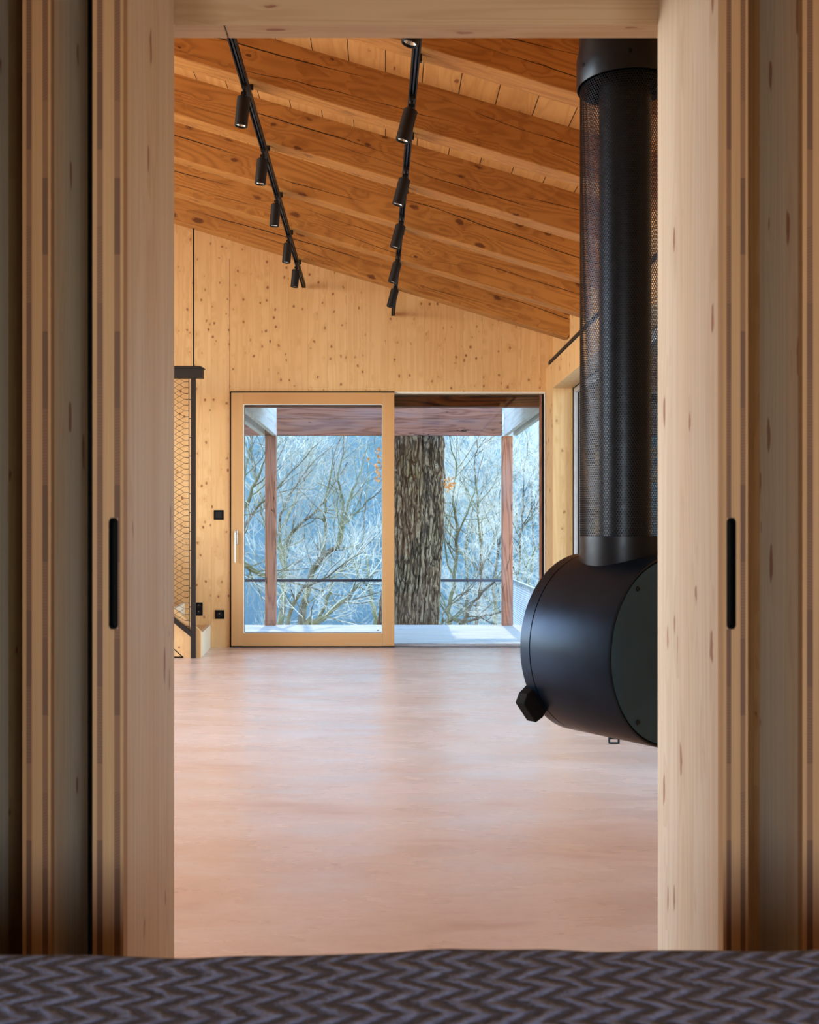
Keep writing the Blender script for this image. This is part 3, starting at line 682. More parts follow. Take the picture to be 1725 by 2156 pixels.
# edge rope
xe2 = pxz(398, 0)[0]
zlow = lambda x: a1[1] + (x - a1[0])*s1 + 0.004
m = MB().tube([(xe2, YG + 0.015, zlow(xe2)), (xe2 - 0.001, YG + 0.015, 1.2), (pxz(397, 0)[0], YG + 0.015, zt0)], 0.0035, 8)
for k in range(12):
    z = 0.45 + k*0.165
    m.tube([(xe2, YG + 0.015, z), (pxz(401.7, 0)[0] + 0.002, YG + 0.015, z)], 0.004, 6)
kg(m.build('edge_rope', M['black'], gd))
m = MB(); cw, ch = 0.0895, 0.051; rows = int(2.3/ch)
xn = xe2 - 0.012
for r in range(-2, rows + 2):
    z = zt0 - 0.03 - r*ch
    for k in range(0, 44):
        x = xn - 0.03 - k*cw/2
        up = (k % 2 == 0)
        zz = z if up else z - ch/2
        # S-shaped wires crossing: each node links to the two lower neighbours
        for sgn in (1, -1):
            x2 = x + sgn*cw/2; z2 = zz - ch/2
            if x2 > xn - 0.02: continue
            if z2 < zlow(x2) or z2 < 0: continue
            pts = []
            for q in range(5):
                u = q/4; s = u*u*(3-2*u)
                pts.append((x + (x2-x)*u, YG + 0.015, zz + (z2-zz)*(0.35*u + 0.65*s)))
            m.tube(pts, 0.0016, 4, cap=False)
    if z > zlow(xn): m.tube([(xe2, YG + 0.015, z), (xn - 0.026, YG + 0.015, z - 0.001)], 0.0032, 5)
kg(m.build('wire_net', M['rope'], gd))

# ------------------------------------------------------------------ hanging stove
stv = empty('hanging_stove', (0.738, 3.14, 0.50)); tag(stv, 'black cylindrical fire drum hanging from the perforated flue, right of the doorway', 'stove')
kv = lambda o: kid(o, stv)
phi = math.radians(37); ax = Vector((math.sin(phi), -math.cos(phi), 0))      # points to the near, right disc
CZ = EYE - 0.368; R = 0.282; HL = 0.177
C0 = Vector((0.738, 3.14, CZ))
q = ax.to_track_quat('Z', 'Y').to_matrix().to_4x4(); q.translation = C0
prof = [(R - 0.02, -HL - 0.001), (R - 0.006, -HL), (R, -HL + 0.006), (R, -HL + 0.044), (R - 0.004, -HL + 0.0445), (R - 0.004, -HL + 0.0475), (R, -HL + 0.048), (R, HL - 0.004), (R - 0.002, HL), (R - 0.006, HL), (R - 0.006, HL - 0.010)]
kv(MB().lathe(prof, 128, q, cap0=True).build('drum', M['stove'], stv, smooth=True, smooth_angle=math.radians(30)))
m = MB().lathe([(R - 0.005, HL - 0.009), (R - 0.011, HL - 0.009), (R - 0.011, HL - 0.002)], 128, q); tag(kv(m.build('seal_ring', M['blackmatte'], stv)), 'black joint ring')
m = MB().lathe([(R - 0.011, HL - 0.004), (R - 0.012, HL - 0.001), (R - 0.013, HL - 0.001)], 128, q, cap1=True); fp = tag(kv(m.build('end_plate', M['stove_face'], stv)), 'blue-grey round end plate')
rights = ax.cross(Vector((0, 0, 1))).normalized()   # lateral direction on disc
for (u, v) in ((-0.158, 0.190), (-0.158, -0.190), (0.158, 0.19), (0.158, -0.19)):
    qq = ax.to_track_quat('Z', 'Y').to_matrix().to_4x4()
    lat = Vector((math.cos(phi), math.sin(phi), 0))
    qq.translation = C0 + ax*(HL - 0.001) + lat*u + Vector((0, 0, v))
    o = MB().lathe([(0.0075, 0), (0.0075, 0.002), (0.0055, 0.0045), (0.003, 0.005), (0.0028, 0.002), (0, 0.002)], 16, qq).build('screw', M['black'], fp, smooth=True)
# glass front on the far side
qf = q @ Matrix.Rotation(math.pi, 4, 'X')
kv(MB().lathe([(R - 0.02, HL), (R - 0.03, HL + 0.004), (R - 0.05, HL + 0.004)], 96, qf, cap1=True).build('glass_front', M['blackmatte'], stv))
# latch handle at the far end, lower left
lat = Vector((-math.cos(phi), -math.sin(phi), 0))
hb = C0 - ax*(HL - 0.01)
dr = (lat*0.80 + Vector((0, 0, -0.60))).normalized(); tn = Vector((0, 0, 1)).cross(ax)
tg = ax.cross(dr).normalized()
def hpnt(rad, tang, axd): return hb + dr*rad + tg*tang - ax*axd
out = [(R - 0.035, -0.046), (R + 0.020, -0.050), (R + 0.050, -0.036), (R + 0.046, 0.044), (R + 0.014, 0.052), (R - 0.035, 0.044)]
n = len(out)
vs = [hpnt(r_, t_, -0.018) for r_, t_ in out] + [hpnt(r_, t_, 0.022) for r_, t_ in out]
m = MB(); m.add(vs, [tuple(range(n)), tuple(range(2*n-1, n-1, -1))] + [(i, i+n, (i+1) % n + n, (i+1) % n) for i in range(n)])
kv(m.build('latch_handle', M['blackmatte'], stv, bevel=0.004, seg=3))
# small bracket under the drum
bb = C0 + Vector((0, 0, -R)) - ax*0.02 + lat*0.03
m = MB()
for (dx_, dz_, w_, h_) in ((0, 0, 0.034, 0.004), (0, -0.014, 0.034, 0.004)):
    m.box(bb.x - w_*0.5, bb.x + w_*0.5, bb.y - 0.006, bb.y + 0.006, bb.z + dz_ - h_, bb.z + dz_)
m.box(bb.x - 0.017, bb.x - 0.012, bb.y - 0.006, bb.y + 0.006, bb.z - 0.018, bb.z + 0.012)
m.box(bb.x + 0.012, bb.x + 0.017, bb.y - 0.006, bb.y + 0.006, bb.z - 0.018, bb.z + 0.012)
kv(m.build('bottom_bracket', M['stove_face'], stv, bevel=0.002))

# flue
FC = Vector((0.739, 3.15)); ZC0, ZM0, ZM1 = CZ + R - 0.08, EYE - 22/FPX*3.02, EYE + 925/FPX*3.15
qf = Matrix.Translation((FC.x, FC.y, 0))
kv(MB().lathe([(0.1385, ZC0), (0.1395, ZC0 + 0.004), (0.1395, ZM0), (0.128, ZM0 + 0.001)], 96, qf).build('collar', M['flue'], stv, smooth=True))
kv(MB().lathe([(0.079, ZC0), (0.079, 3.9)], 64, qf).build('inner_pipe', M['flue'], stv, smooth=True))
top = zb(FC.x) + 0.10
kv(MB().lathe([(0.139, ZM1 + 0.004), (0.1455, ZM1 - 0.004), (0.1475, ZM1), (0.1475, ZM1 + 0.085), (0.1395, ZM1 + 0.125), (0.1395, top)], 96, qf).build('sleeve', M['flue'], stv, smooth=True))
for an in (200, 262, 330, 30, 90, 150):
    a = math.radians(an); d = Vector((math.cos(a), math.sin(a), 0)); qq = d.to_track_quat('Z', 'Y').to_matrix().to_4x4(); qq.translation = Vector((FC.x, FC.y, ZM1 + 0.045)) + d*0.1472
    kv(MB().lathe([(0.007, 0), (0.007, 0.001), (0.004, 0.003), (0, 0.003)], 14, qq).build('sleeve_screw', M['blackmatte'], stv, smooth=True))
# perforated guard : hexagonal openings cut in a cylinder
RM = 0.137; NC = 106; pitch = 2*math.pi*RM/NC; rowh = pitch*math.sqrt(3)/2; NR = int((ZM1 - ZM0)/rowh) + 1
vs = []; fs = []; idx = {}
Rh = pitch/math.sqrt(3); hole = 0.80
for r in range(NR):
    zc = ZM0 + (r + 0.5)*rowh
    for k in range(NC):
        uc = (k + 0.5*(r % 2))*pitch
        oc = []; ic = []
        for j in range(6):
            a = math.pi/6 + j*math.pi/3
            u, z = uc + Rh*math.cos(a), zc + Rh*math.sin(a)
            key = (round(u/pitch*6) % (NC*6), round(z/rowh*6))
            if key not in idx:
                th = u/RM; idx[key] = len(vs); vs.append((FC.x + RM*math.cos(th), FC.y + RM*math.sin(th), z))
            oc.append(idx[key])
            u2, z2 = uc + Rh*hole*math.cos(a), zc + Rh*hole*math.sin(a); th = u2/RM
            ic.append(len(vs)); vs.append((FC.x + RM*math.cos(th), FC.y + RM*math.sin(th), z2))
        for j in range(6):
            fs.append((oc[j], oc[(j+1) % 6], ic[(j+1) % 6], ic[j]))
m = MB(); m.v = vs; m.f = fs
go = kv(m.build('perforated_guard', M['mesh'], stv)); sd = go.modifiers.new('thickness', 'SOLIDIFY'); sd.thickness = 0.0012

# ------------------------------------------------------------------ bed foreground
bed = empty('bed', (0.0, 0.4, 0)); tag(bed, 'low bed under the grey blanket at the bottom of the view', 'bed')
kb = lambda o: kid(o, bed)
kb(MB().box(-1.15, 1.15, -0.75, 1.40, 0.30, 0.525).build('mattress', M['linen'], bed, bevel=0.05, seg=4))
kb(MB().box(-1.1, 1.1, -0.70, 1.34, 0.10, 0.30).build('bed_base', M['steel_brown'], bed, bevel=0.01))
for sx in (-1.0, 1.0):
    for sy in (-0.6, 1.2): kb(MB().box(sx - 0.03, sx + 0.03, sy - 0.03, sy + 0.03, 0, 0.10).build('leg', M['steel_brown'], bed))
# blanket sheet, draped over the foot end
vs = []; fs = []; NX, NY = 120, 90
prof = []
for j in range(NY):
    s = j/(NY-1)
    if s < 0.72: prof.append((-0.70 + (1.425+0.70)*s/0.72, 0.0, 0))
    elif s < 0.80:
        a = (s-0.72)/0.08*math.pi/2; prof.append((1.425 + 0.045*math.sin(a), -0.045*(1-math.cos(a)), 1))
    else: prof.append((1.47, -0.045 - (s-0.80)/0.20*0.33, 1))
for j, (y, dz, ed) in enumerate(prof):
    for i in range(NX):
        x = -1.25 + 2.5*i/(NX-1)
        bumpz = 0.006*mnoise.noise(Vector((x*3.0, y*2.0, 0))) + 0.003*mnoise.noise(Vector((x*11.0, y*5.0, 2)))
        z = 0.552 + 0.010*(1/(1 + math.exp(-(x - 0.0)*9))) + bumpz + dz
        yy = y + (0.012*mnoise.noise(Vector((x*5, 7.0, z*2))) if ed else 0)
        vs.append((x, yy, z))
for j in range(NY-1):
    for i in range(NX-1):
        a = j*NX + i; fs.append((a, a+1, a+1+NX, a+NX))
m = MB(); m.v = vs; m.f = fs
o = m.build('blanket', M['blanket'], smooth=True); tag(o, 'grey-blue zigzag knitted blanket spread over the bed in the foreground', 'blanket')
sd = o.modifiers.new('thickness', 'SOLIDIFY'); sd.thickness = 0.012; sd.offset = -1

# ------------------------------------------------------------------ terrace
DZ = -0.14; YF = 13.30
struct('terrace_deck', MB().box(-4.0, 2.2, 9.94, 13.42, DZ - 0.12, DZ), M['deck'], 'grey weathered plank deck outside the glass doors', 'deck')
o = MB().box(-1.7, 2.2, 10.06, 10.16, 2.335, 2.62).build('header_beam', M['header'], bevel=0.004); tag(o, 'dark red-brown beam right outside above the fixed pane', 'beam', kind='thing')
def post(px0, px1, label):
    a, c = px_x(px0, YF), px_x(px1, YF)
    o = MB().box(a, c, YF + 0.001, YF + 0.135, DZ, 2.335).build('terrace_post', M['red_z'], bevel=0.004)
    tag(o, label, 'post', 'red-brown posts of the terrace frame', 'thing')
post(558, 580.5, 'left red-brown timber terrace post, seen through the sliding door')
post(1058.5, 1080, 'right red-brown timber terrace post beside the oak, seen through the fixed pane')
t = empty('terrace_cross_beam', (0, YF, 2.338)); tag(t, 'long red-brown double plank beam across the outer terrace frame', 'beam', kind='thing')
kid(MB().box(-3.4, 1.52, YF, YF + 0.06, 2.340, 2.552).build('lower_plank', M['red_x'], t, bevel=0.003), t)
kid(MB().box(-3.4, 1.52, YF, YF + 0.06, 2.556, 2.78).build('upper_plank', M['red_x'], t, bevel=0.003), t)
for (xa, xb, xc, xd, lab) in ((-1.473, -1.418, -1.628, -1.572, 'left twin-board terrace beam, weathered, lit paleness put in the colour'), (1.545, 1.598, 1.662, 1.715, 'right twin-board terrace beam, weathered, sunlit brightness put in the colour')):
    t = empty('terrace_side_beam', ((xa+xb)/2, 11.7, 2.34)); tag(t, lab, 'beam', 'side beams of the terrace frame', 'thing')
    kid(MB().box(xa, xb, 10.165, YF - 0.002, 2.338, 2.552).box(xa, xb, 10.165, YF - 0.002, 2.556, 2.78).build('inner_board', M['grey_y'], t), t)
    kid(MB().box(xc, xd, 10.165, YF - 0.002, 2.338, 2.78).build('outer_board', M['grey_y'], t), t)
# unseen eave plate, added to keep sun off the indoor floor
struct('sun_block_eave', MB().box(-5.8, 2.4, 10.05, 11.75, 2.95, 3.05), M['plank'], 'added wooden eave plate above the view, shading the indoor floor', 'roof')

# terrace railing
t = empty('terrace_railing', (0, 15.2, -0.6)); tag(t, 'dark steel railing with pale net beyond the oak trunk', 'railing')
kt = lambda o: kid(o, t)
YR = 15.3; zr = EYE - (1222-VY)/FPX*YR; xc = px_x(1083, YR)
kt(MB().box(-3.4, xc, YR - 0.02, YR + 0.02, zr - 0.02, zr + 0.02).build('far_rail', M['railblue'], t))
kt(MB().box(xc - 0.04, xc, 10.6, YR, zr - 0.02, zr + 0.02).build('side_rail', M['alu'], t))
for (x, y) in ((-3.38, YR), (xc - 0.02, 10.7), (xc - 0.02, YR)):
    kt(MB().box(x - 0.02, x + 0.02, y - 0.02, y + 0.02, -1.2, zr).build('rail_post', M['railblue'], t))
m = MB(); cs_ = 0.055
zA, zB = -0.8, zr - 0.05
span = YR - 10.7; nk = int(span/cs_)
for k in range(-12, nk + 1):
    for sg in (1, -1):
        pts = []
        y0 = 10.7 + k*cs_; z0 = zA if sg > 0 else zB
        y1 = y0 + (zB - zA)*0.9; z1 = zB if sg > 0 else zA
        # clip in y
        ya, za, yb, zb2 = y0, z0, y1, z1
        if yb < 10.7 or ya > YR: continue
        if ya < 10.7: f = (10.7-ya)/(yb-ya); za = za + (zb2-za)*f; ya = 10.7
        if yb > YR: f = (YR-ya)/(yb-ya); zb2 = za + (zb2-za)*f; yb = YR
        m.tube([(xc - 0.02, ya, za), (xc - 0.02, yb, zb2)], 0.0035, 4, cap=False)
# scalloped lacing rope under the rail
pts = []
for k in range(int(span/0.09)*4 + 1):
    y = 10.7 + k*0.09/4; pts.append((xc - 0.02, y, zr - 0.02 - 0.045*abs(math.sin(k/4*math.pi/5))))
m.tube(pts, 0.006, 5)
tag(kt(m.build('side_net', M['ropepale'], t)), 'pale diamond wire net')

# ------------------------------------------------------------------ oak trunk with bark relief
random.seed(7)
oak = empty('oak_tree', (0.3, 14.3, -1.5)); tag(oak, 'thick rough-barked oak trunk right outside behind the terrace deck', 'tree')
YO = 14.3
edges = [(700, 805, 938), (860, 812, 936), (930, 814, 935.5), (1000, 813, 936.5), (1060, 812, 936), (1150, 810, 934), (1230, 806, 929), (1270, 800, 926), (1318, 795, 923.5), (1400, 782, 925), (1600, 740, 960)]
def trunk_at(z):
    py = VY - (z - EYE)/YO*FPX
    for (a, l0, r0), (c, l1, r1) in zip(edges, edges[1:]):
        if py <= c or c == 1600:
            f = max(0, min(1, (py - a)/(c - a))) if py >= a else 0
            l, r = l0 + (l1-l0)*f, r0 + (r1-r0)*f; break
    return (px_x((l+r)/2, YO), (r-l)/2/FPX*YO)
NZ, NA = 560, 260; vs = []; fs = []
z0, z1 = -2.2, 4.6
for j in range(NZ):
    z = z0 + (z1-z0)*j/(NZ-1); cx, rr = trunk_at(z); 
    if z > 3.3: cx += (z-3.3)*0.02
    for i in range(NA):
        a = 2*math.pi*i/NA; ca, sa = math.cos(a), math.sin(a)
        lump = 0.03*mnoise.noise(Vector((ca*1.2, sa*1.2, z*0.7)))
        w = mnoise.noise(Vector((ca*3, sa*3, z*1.5)))*0.9
        rg = abs(mnoise.noise(Vector((ca*8.5 + w, sa*8.5 + w, z*1.7 + w)))); rg2 = abs(mnoise.noise(Vector((ca*17 + w*2, sa*17, z*5.0))))
        r = rr*(1 + lump) - 0.0 + 0.045*(min(rg, 0.35)/0.35 - 0.9) + 0.012*(rg2*2 - 0.5)
        vs.append((cx + r*ca, YO + r*sa, z))
for j in range(NZ-1):
    for i in range(NA):
        a = j*NA + i; c = j*NA + (i+1) % NA; fs.append((a, c, c+NA, a+NA))
m = MB(); m.v = vs; m.f = fs
ko = lambda o: kid(o, oak)
ko(m.build('trunk', M['bark'], oak, smooth=True, smooth_angle=math.radians(80)))

def grow(mb, p, d, length, rad, depth, rng, spread=0.6, segs=5, up=0.05, wig=0.18, kids=(3, 4), minr=0.004, shrink=0.62, twigs=None, tw_depth=1, bend=0.0):
    """recursive branch; thin levels go to twigs mesh"""
    pts = [Vector(p)]; rads = [rad]; dd = Vector(d).normalized()
    for k in range(segs):
        dd = (dd + Vector((rng.uniform(-wig, wig), rng.uniform(-wig, wig), rng.uniform(-wig, wig) + up))).normalized()
        pts.append(pts[-1] + dd*length/segs); rads.append(max(minr*0.6, rad*(1 - (1-shrink*0.75)*(k+1)/segs)))
    tgt = twigs if (twigs is not None and depth <= tw_depth) else mb
    tgt.tube(pts, rads, 3 if depth <= 1 else (4 if depth == 2 else 6), cap=False)
    if depth <= 0: return
    for c in range(rng.randint(*kids)):
        i = rng.randint(max(1, segs//3), segs); base = pts[i]
        t = (pts[i] - pts[i-1]).normalized()
        ax_ = Vector((rng.uniform(-1, 1), rng.uniform(-1, 1), rng.uniform(-1, 1))).cross(t)
        if ax_.length < 1e-3: continue
        nd = Matrix.Rotation(rng.uniform(0.45, 1.0)*spread*1.5, 3, ax_.normalized()) @ t
        grow(mb, base, nd, length*rng.uniform(0.5, 0.8), rads[i]*shrink, depth-1, rng, spread, max(3, segs-1), up, wig, kids, minr, shrink, twigs, tw_depth)

# heavy limbs of the oak, added unseen above the view to shade the left deck, and a dead-leaved twig left and right of the trunk
rng = random.Random(3); mb = MB(); tw = MB()
for (dx_, dy_, dz_, z, L, r) in ((-1, 0.5, 0.55, 4.2, 4.2, 0.17), (-1, 0.1, 0.7, 4.45, 4.4, 0.19), (-0.9, 0.9, 0.6, 4.0, 4.0, 0.14), (0.8, 0.7, 0.9, 4.5, 3.5, 0.16), (-0.3, 0.4, 1, 4.5, 4.2, 0.25)):
    grow(mb, (0.42, YO, z), (dx_, dy_, dz_), L, r, 3, rng, 0.7, 6, 0.03, 0.15, (3, 4), 0.01, 0.6, tw, 1)
ko(mb.build('limbs', M['limb'], oak)); 
ko(tw.build('upper_twigs', M['twig'], oak))
tw = MB(); leaves = MB()
def leaf(p, size, rng):
    n_ = Vector((rng.uniform(-1, 1), rng.uniform(-1, -0.2), rng.uniform(-1, 1))).normalized(); u = n_.orthogonal().normalized()
    u = Matrix.Rotation(rng.uniform(0, 6.28), 3, n_) @ u; w = n_.cross(u)
    out_ = [(0, 0), (0.25, 0.22), (0.35, 0.12), (0.5, 0.30), (0.62, 0.14), (0.78, 0.26), (0.86, 0.10), (1.0, 0.0)]
    pts = out_ + [(a_, -b_) for a_, b_ in reversed(out_[1:-1])]
    cen = p + u*size*0.5 + n_*size*0.12
    base = [p + u*(a_*size) + w*(b_*size) + n_*(abs(b_)*size*0.3) for a_, b_ in pts]
    leaves.add([cen] + base, [(0, i+1, (i+1) % len(base) + 1) for i in range(len(base))])
YT = 13.75
def twig_path(pxs, r0, r1, Y=YT):
    pts = [P(a_, b_, Y + 0.05*math.sin(k*1.7)) for k, (a_, b_) in enumerate(pxs)]
    tw.tube(pts, [r0 + (r1-r0)*k/(len(pts)-1) for k in range(len(pts))], 6)
    return pts
twig_path([(835, 990), (815, 985), (797, 983), (780, 975), (760, 965), (733, 962)], 0.012, 0.003)
twig_path([(805, 984), (790, 950), (788, 925), (795, 900), (793, 870), (786, 845)], 0.006, 0.003)
twig_path([(800, 984), (775, 998), (765, 1005)], 0.004, 0.002); twig_path([(815, 985), (803, 1000), (797, 1010)], 0.006, 0.003)
twL = tw; tw = MB()
twig_path([(930, 1010), (943, 1012), (955, 1020)], 0.006, 0.002)
twig_path([(930, 905), (950, 893), (962, 888), (975, 884)], 0.005, 0.002)
rng = random.Random(11)
for (a_, b_, s_, n_) in ((793, 870, 9, 9), (800, 858, 8, 8), (796, 905, 8, 9), (800, 890, 8, 6), (798, 950, 8, 8), (770, 965, 4, 2), (795, 985, 7, 5), (797, 1003, 7, 10), (786, 862, 6, 5), (945, 1018, 7, 9), (940, 1030, 5, 3), (952, 1020, 4, 3)):
    for k in range(int(n_*1.6)):
        leaf(P(a_ + rng.uniform(-s_, s_)*1.3, b_ + rng.uniform(-s_, s_)*1.5, YT + rng.uniform(-0.15, 0.1)), rng.uniform(0.045, 0.085), rng)
tag(ko(twL.build('side_twig', M['twig'], oak)), 'thin leafy side twig left of the trunk'); tag(ko(tw.build('side_twig', M['twig'], oak)), 'thin side twigs right of the trunk')
tag(ko(leaves.build('dead_leaves', M['leaf'], oak)), 'curled orange-brown dead leaves')

# ------------------------------------------------------------------ bare trees on the slope
def tree_from_paths(name, Y, paths, label, seed, mat_twig, depth=3, kidsn=(3, 4), tl=1.5, dens=1.0, spread=0.55, up=0.06, minr=0.003, wig=0.2, thin=0.62):
    rng = random.Random(seed); limbs = MB(); twigs = MB()
    root = P(*paths[0][0][:2], Y); t = empty(name, (root.x, Y, root.z - 3.0)); tag(t, label, 'tree', 'bare trees on the slope behind the terrace')
    for pi, (path) in enumerate(paths):
        pts = []; rads = []
        ph = rng.uniform(0, 6)
        for k, (a_, b_, r_) in enumerate(path):
            pts.append(P(a_, b_, Y + 0.5*math.sin(ph + k*0.8)*(0 if k == 0 and pi > 0 else 1))); rads.append(r_)
        if pi == 0: pts.insert(0, pts[0] + Vector((-0.2, 0, -3.2))); rads.insert(0, rads[0]*1.25)
        # smooth by subdividing
        P2, R2 = [], []
        for k in range(len(pts)-1):
            p0 = pts[max(k-1, 0)]; p1 = pts[k]; p2 = pts[k+1]; p3 = pts[min(k+2, len(pts)-1)]
            for q in range(4):
                u = q/4
                P2.append(0.5*((2*p1) + (p2-p0)*u + (2*p0-5*p1+4*p2-p3)*u*u + (3*p1-p0-3*p2+p3)*u*u*u) + Vector((rng.uniform(-1, 1), 0, rng.uniform(-1, 1)))*0.02)
                R2.append((rads[k] + (rads[k+1]-rads[k])*u)*thin)
        P2.append(pts[-1]); R2.append(rads[-1]*thin)
        limbs.tube(P2, R2, 7, cap=True)
        for k in range(3, len(P2)):
            if rng.random() < dens*0.75:
                tdir = (P2[k] - P2[k-1]).normalized(); ax_ = Vector((rng.uniform(-1, 1), rng.uniform(-1, 1), rng.uniform(-1, 1))).cross(tdir)
                if ax_.length < 1e-3: continue
                nd = Matrix.Rotation(rng.uniform(0.5, 1.0), 3, ax_.normalized()) @ tdir
                grow(limbs, P2[k], nd, tl*rng.uniform(0.6, 1.1), max(minr*2, min(R2[k]*0.45, 0.014)), depth, rng, spread, 5, up, wig, kidsn, minr, 0.62, twigs, 2)
        grow(limbs, P2[-1], (P2[-1]-P2[-3]), tl*1.0, R2[-1], depth, rng, spread, 5, up, wig, kidsn, minr, 0.62, twigs, 2)
    ol = limbs.build('limbs', M['limb'], t); ol.matrix_parent_inverse = Matrix.Translation(-t.location)
    ot = twigs.build('twigs', mat_twig, t); ot.matrix_parent_inverse = Matrix.Translation(-t.location)
    return t

tree_from_paths('bare_tree', 22.0, [
    [(634, 1330, .15), (645, 1260, .12), (660, 1200, .11), (680, 1170, .10), (712, 1150, .08), (722, 1110, .06), (735, 1060, .045), (752, 1010, .03)],
    [(680, 1170, .08), (686, 1120, .055), (684, 1085, .04), (690, 1030, .03), (700, 975, .02)],
    [(722, 1105, .05), (745, 1085, .035), (770, 1060, .025), (800, 1035, .02)],
    [(712, 1150, .05), (722, 1060, .04), (712, 1010, .03), (722, 960, .02)]], 'curved mossy bare tree with forked crown behind the middle of the sliding door', 21, M['twig'], 3, (2, 4), 1.0, 0.9)
tree_from_paths('bare_tree', 24.0, [
    [(590, 1335, .12), (597, 1260, .12), (600, 1200, .11), (598, 1160, .09), (615, 1120, .06), (650, 1090, .05), (680, 1060, .035)],
    [(596, 1170, .07), (588, 1110, .05), (600, 1060, .04), (625, 1020, .03)],
    [(600, 1200, .06), (585, 1150, .05), (560, 1110, .04), (545, 1060, .03)]], 'bare tree with spreading limbs just right of the left terrace post', 22, M['twig'], 3, (3, 4), 1.25, 0.9)
tree_from_paths('bare_tree', 19.0, [
    [(470, 1260, .14), (500, 1190, .12), (530, 1200, .08), (560, 1215, .05)],
    [(485, 1230, .10), (505, 1120, .07), (520, 1060, .05), (545, 1000, .035), (560, 960, .02)],
    [(500, 1140, .06), (540, 1070, .04), (575, 1040, .03), (600, 1010, .02)],
    [(505, 1100, .05), (510, 1020, .04), (525, 960, .03), (530, 930, .02)]], 'bare tree with mossy limbs entering at the left edge of the sliding door', 23, M['twig'], 3, (3, 4), 1.1, 0.9)
tree_from_paths('bare_tree', 20.0, [
    [(640, 1345, .12), (665, 1310, .09), (700, 1285, .07), (735, 1255, .05), (765, 1225, .03)],
    [(665, 1310, .06), (690, 1260, .045), (705, 1215, .035), (735, 1185, .02)],
    [(600, 1340, .10), (612, 1290, .07), (640, 1240, .05), (690, 1215, .03)]], 'low tangle of bare branches below the rail inside the sliding door', 24, M['twigr'], 3, (3, 4), 1.0, 1.0, up=0.02)
tree_from_paths('bare_tree', 30.0, [
    [(560, 1340, .15), (565, 1240, .12), (575, 1130, .09), (570, 1040, .07), (580, 960, .04), (590, 925, .02)],
    [(570, 1150, .08), (610, 1080, .06), (640, 1010, .04), (655, 960, .025)],
    [(575, 1100, .07), (540, 1020, .05), (530, 950, .03)]], 'pale fine-twigged tall tree farther off behind the left terrace post', 25, M['twigr'], 3, (3, 4), 1.7, 0.9, minr=0.005)
tree_from_paths('bare_tree', 26.0, [
    [(790, 1340, .10), (785, 1270, .08), (775, 1200, .06), (765, 1130, .04), (770, 1070, .03)],
    [(785, 1250, .05), (755, 1210, .04), (740, 1160, .02)]], 'slender bare tree partly hidden by the middle door stile', 26, M['twigr'], 3, (2, 4), 1.3, 0.7)
# right hand thicket
tree_from_paths('budding_tree', 17.0, [
    [(948, 1340, .06), (945, 1290, .055), (958, 1210, .05), (962, 1120, .045), (955, 1060, .03), (960, 990, .02), (950, 940, .012)],
    [(955, 1220, .03), (935, 1150, .02), (945, 1100, .015)], [(960, 1130, .03), (985, 1080, .02), (1000, 1030, .015)]], 'dark-stemmed budding tree close to the right side of the oak', 31, M['twigr'], 4, (3, 4), 0.8, 1.0, minr=0.0022)
tree_from_paths('budding_tree', 18.0, [
    [(1000, 1340, .05), (1010, 1250, .045), (1015, 1150, .035), (1005, 1060, .03), (1000, 980, .02), (1008, 920, .012)],
    [(1012, 1200, .03), (1045, 1130, .02), (1052, 1060, .015)], [(1008, 1080, .02), (975, 1010, .015), (965, 950, .01)]], 'budding tree with many upright twigs halfway between oak and right post', 32, M['twigr'], 4, (3, 4), 0.9, 1.0, minr=0.0022)
tree_from_paths('budding_tree', 17.5, [
    [(1086, 1340, .04), (1090, 1240, .035), (1095, 1150, .03), (1102, 1070, .022), (1104, 1000, .016), (1112, 930, .01)],
    [(1088, 1250, .03), (1115, 1180, .02), (1140, 1140, .015)], [(1098, 1110, .02), (1125, 1060, .014), (1140, 1010, .01)]], 'slim budding tree in the gap right of the right terrace post', 33, M['twigr'], 4, (3, 4), 0.7, 1.0, minr=0.0022)
tree_from_paths('budding_tree', 21.0, [
    [(1045, 1340, .07), (1040, 1240, .05), (1050, 1160, .04), (1062, 1090, .03), (1070, 1020, .02), (1085, 960, .014)],
    [(1042, 1230, .03), (990, 1180, .025), (960, 1150, .02)], [(1050, 1160, .03), (1090, 1120, .02), (1130, 1080, .015)]], 'budding tree behind the right terrace post', 34, M['twigr'], 4, (3, 4), 1.1, 1.0, minr=0.0022)
tree_from_paths('budding_tree', 16.5, [
    [(935, 1345, .07), (975, 1310, .06), (990, 1280, .04), (1030, 1235, .03), (1060, 1200, .02)],
    [(960, 1320, .04), (1010, 1300, .03), (1050, 1290, .02)], [(930, 1330, .03), (940, 1280, .02), (985, 1240, .015)]], 'low leaning mossy bush below the rail right of the oak', 35, M['twigr'], 4, (3, 4), 0.7, 1.0, minr=0.0022, up=0.02)

tree_from_paths('budding_tree', 23.0, [
    [(975, 1345, .06), (985, 1250, .05), (980, 1160, .04), (990, 1090, .03), (1020, 1020, .02), (1030, 960, .012)],
    [(982, 1180, .03), (950, 1120, .02), (940, 1060, .015)], [(985, 1120, .03), (1010, 1070, .02), (1045, 1010, .012)]], 'pale leaning budding tree farther back, right of the oak leaves', 41, M['twigr'], 4, (3, 4), 1.1, 1.0, minr=0.0025)
tree_from_paths('budding_tree', 25.0, [
    [(1120, 1345, .06), (1115, 1240, .05), (1125, 1150, .04), (1118, 1060, .03), (1125, 990, .02)],
    [(1118, 1200, .03), (1095, 1130, .02), (1085, 1060, .015)]], 'pale budding tree farther back at the right edge of the fixed pane', 42, M['twigr'], 4, (3, 4), 1.1, 1.0, minr=0.0025)

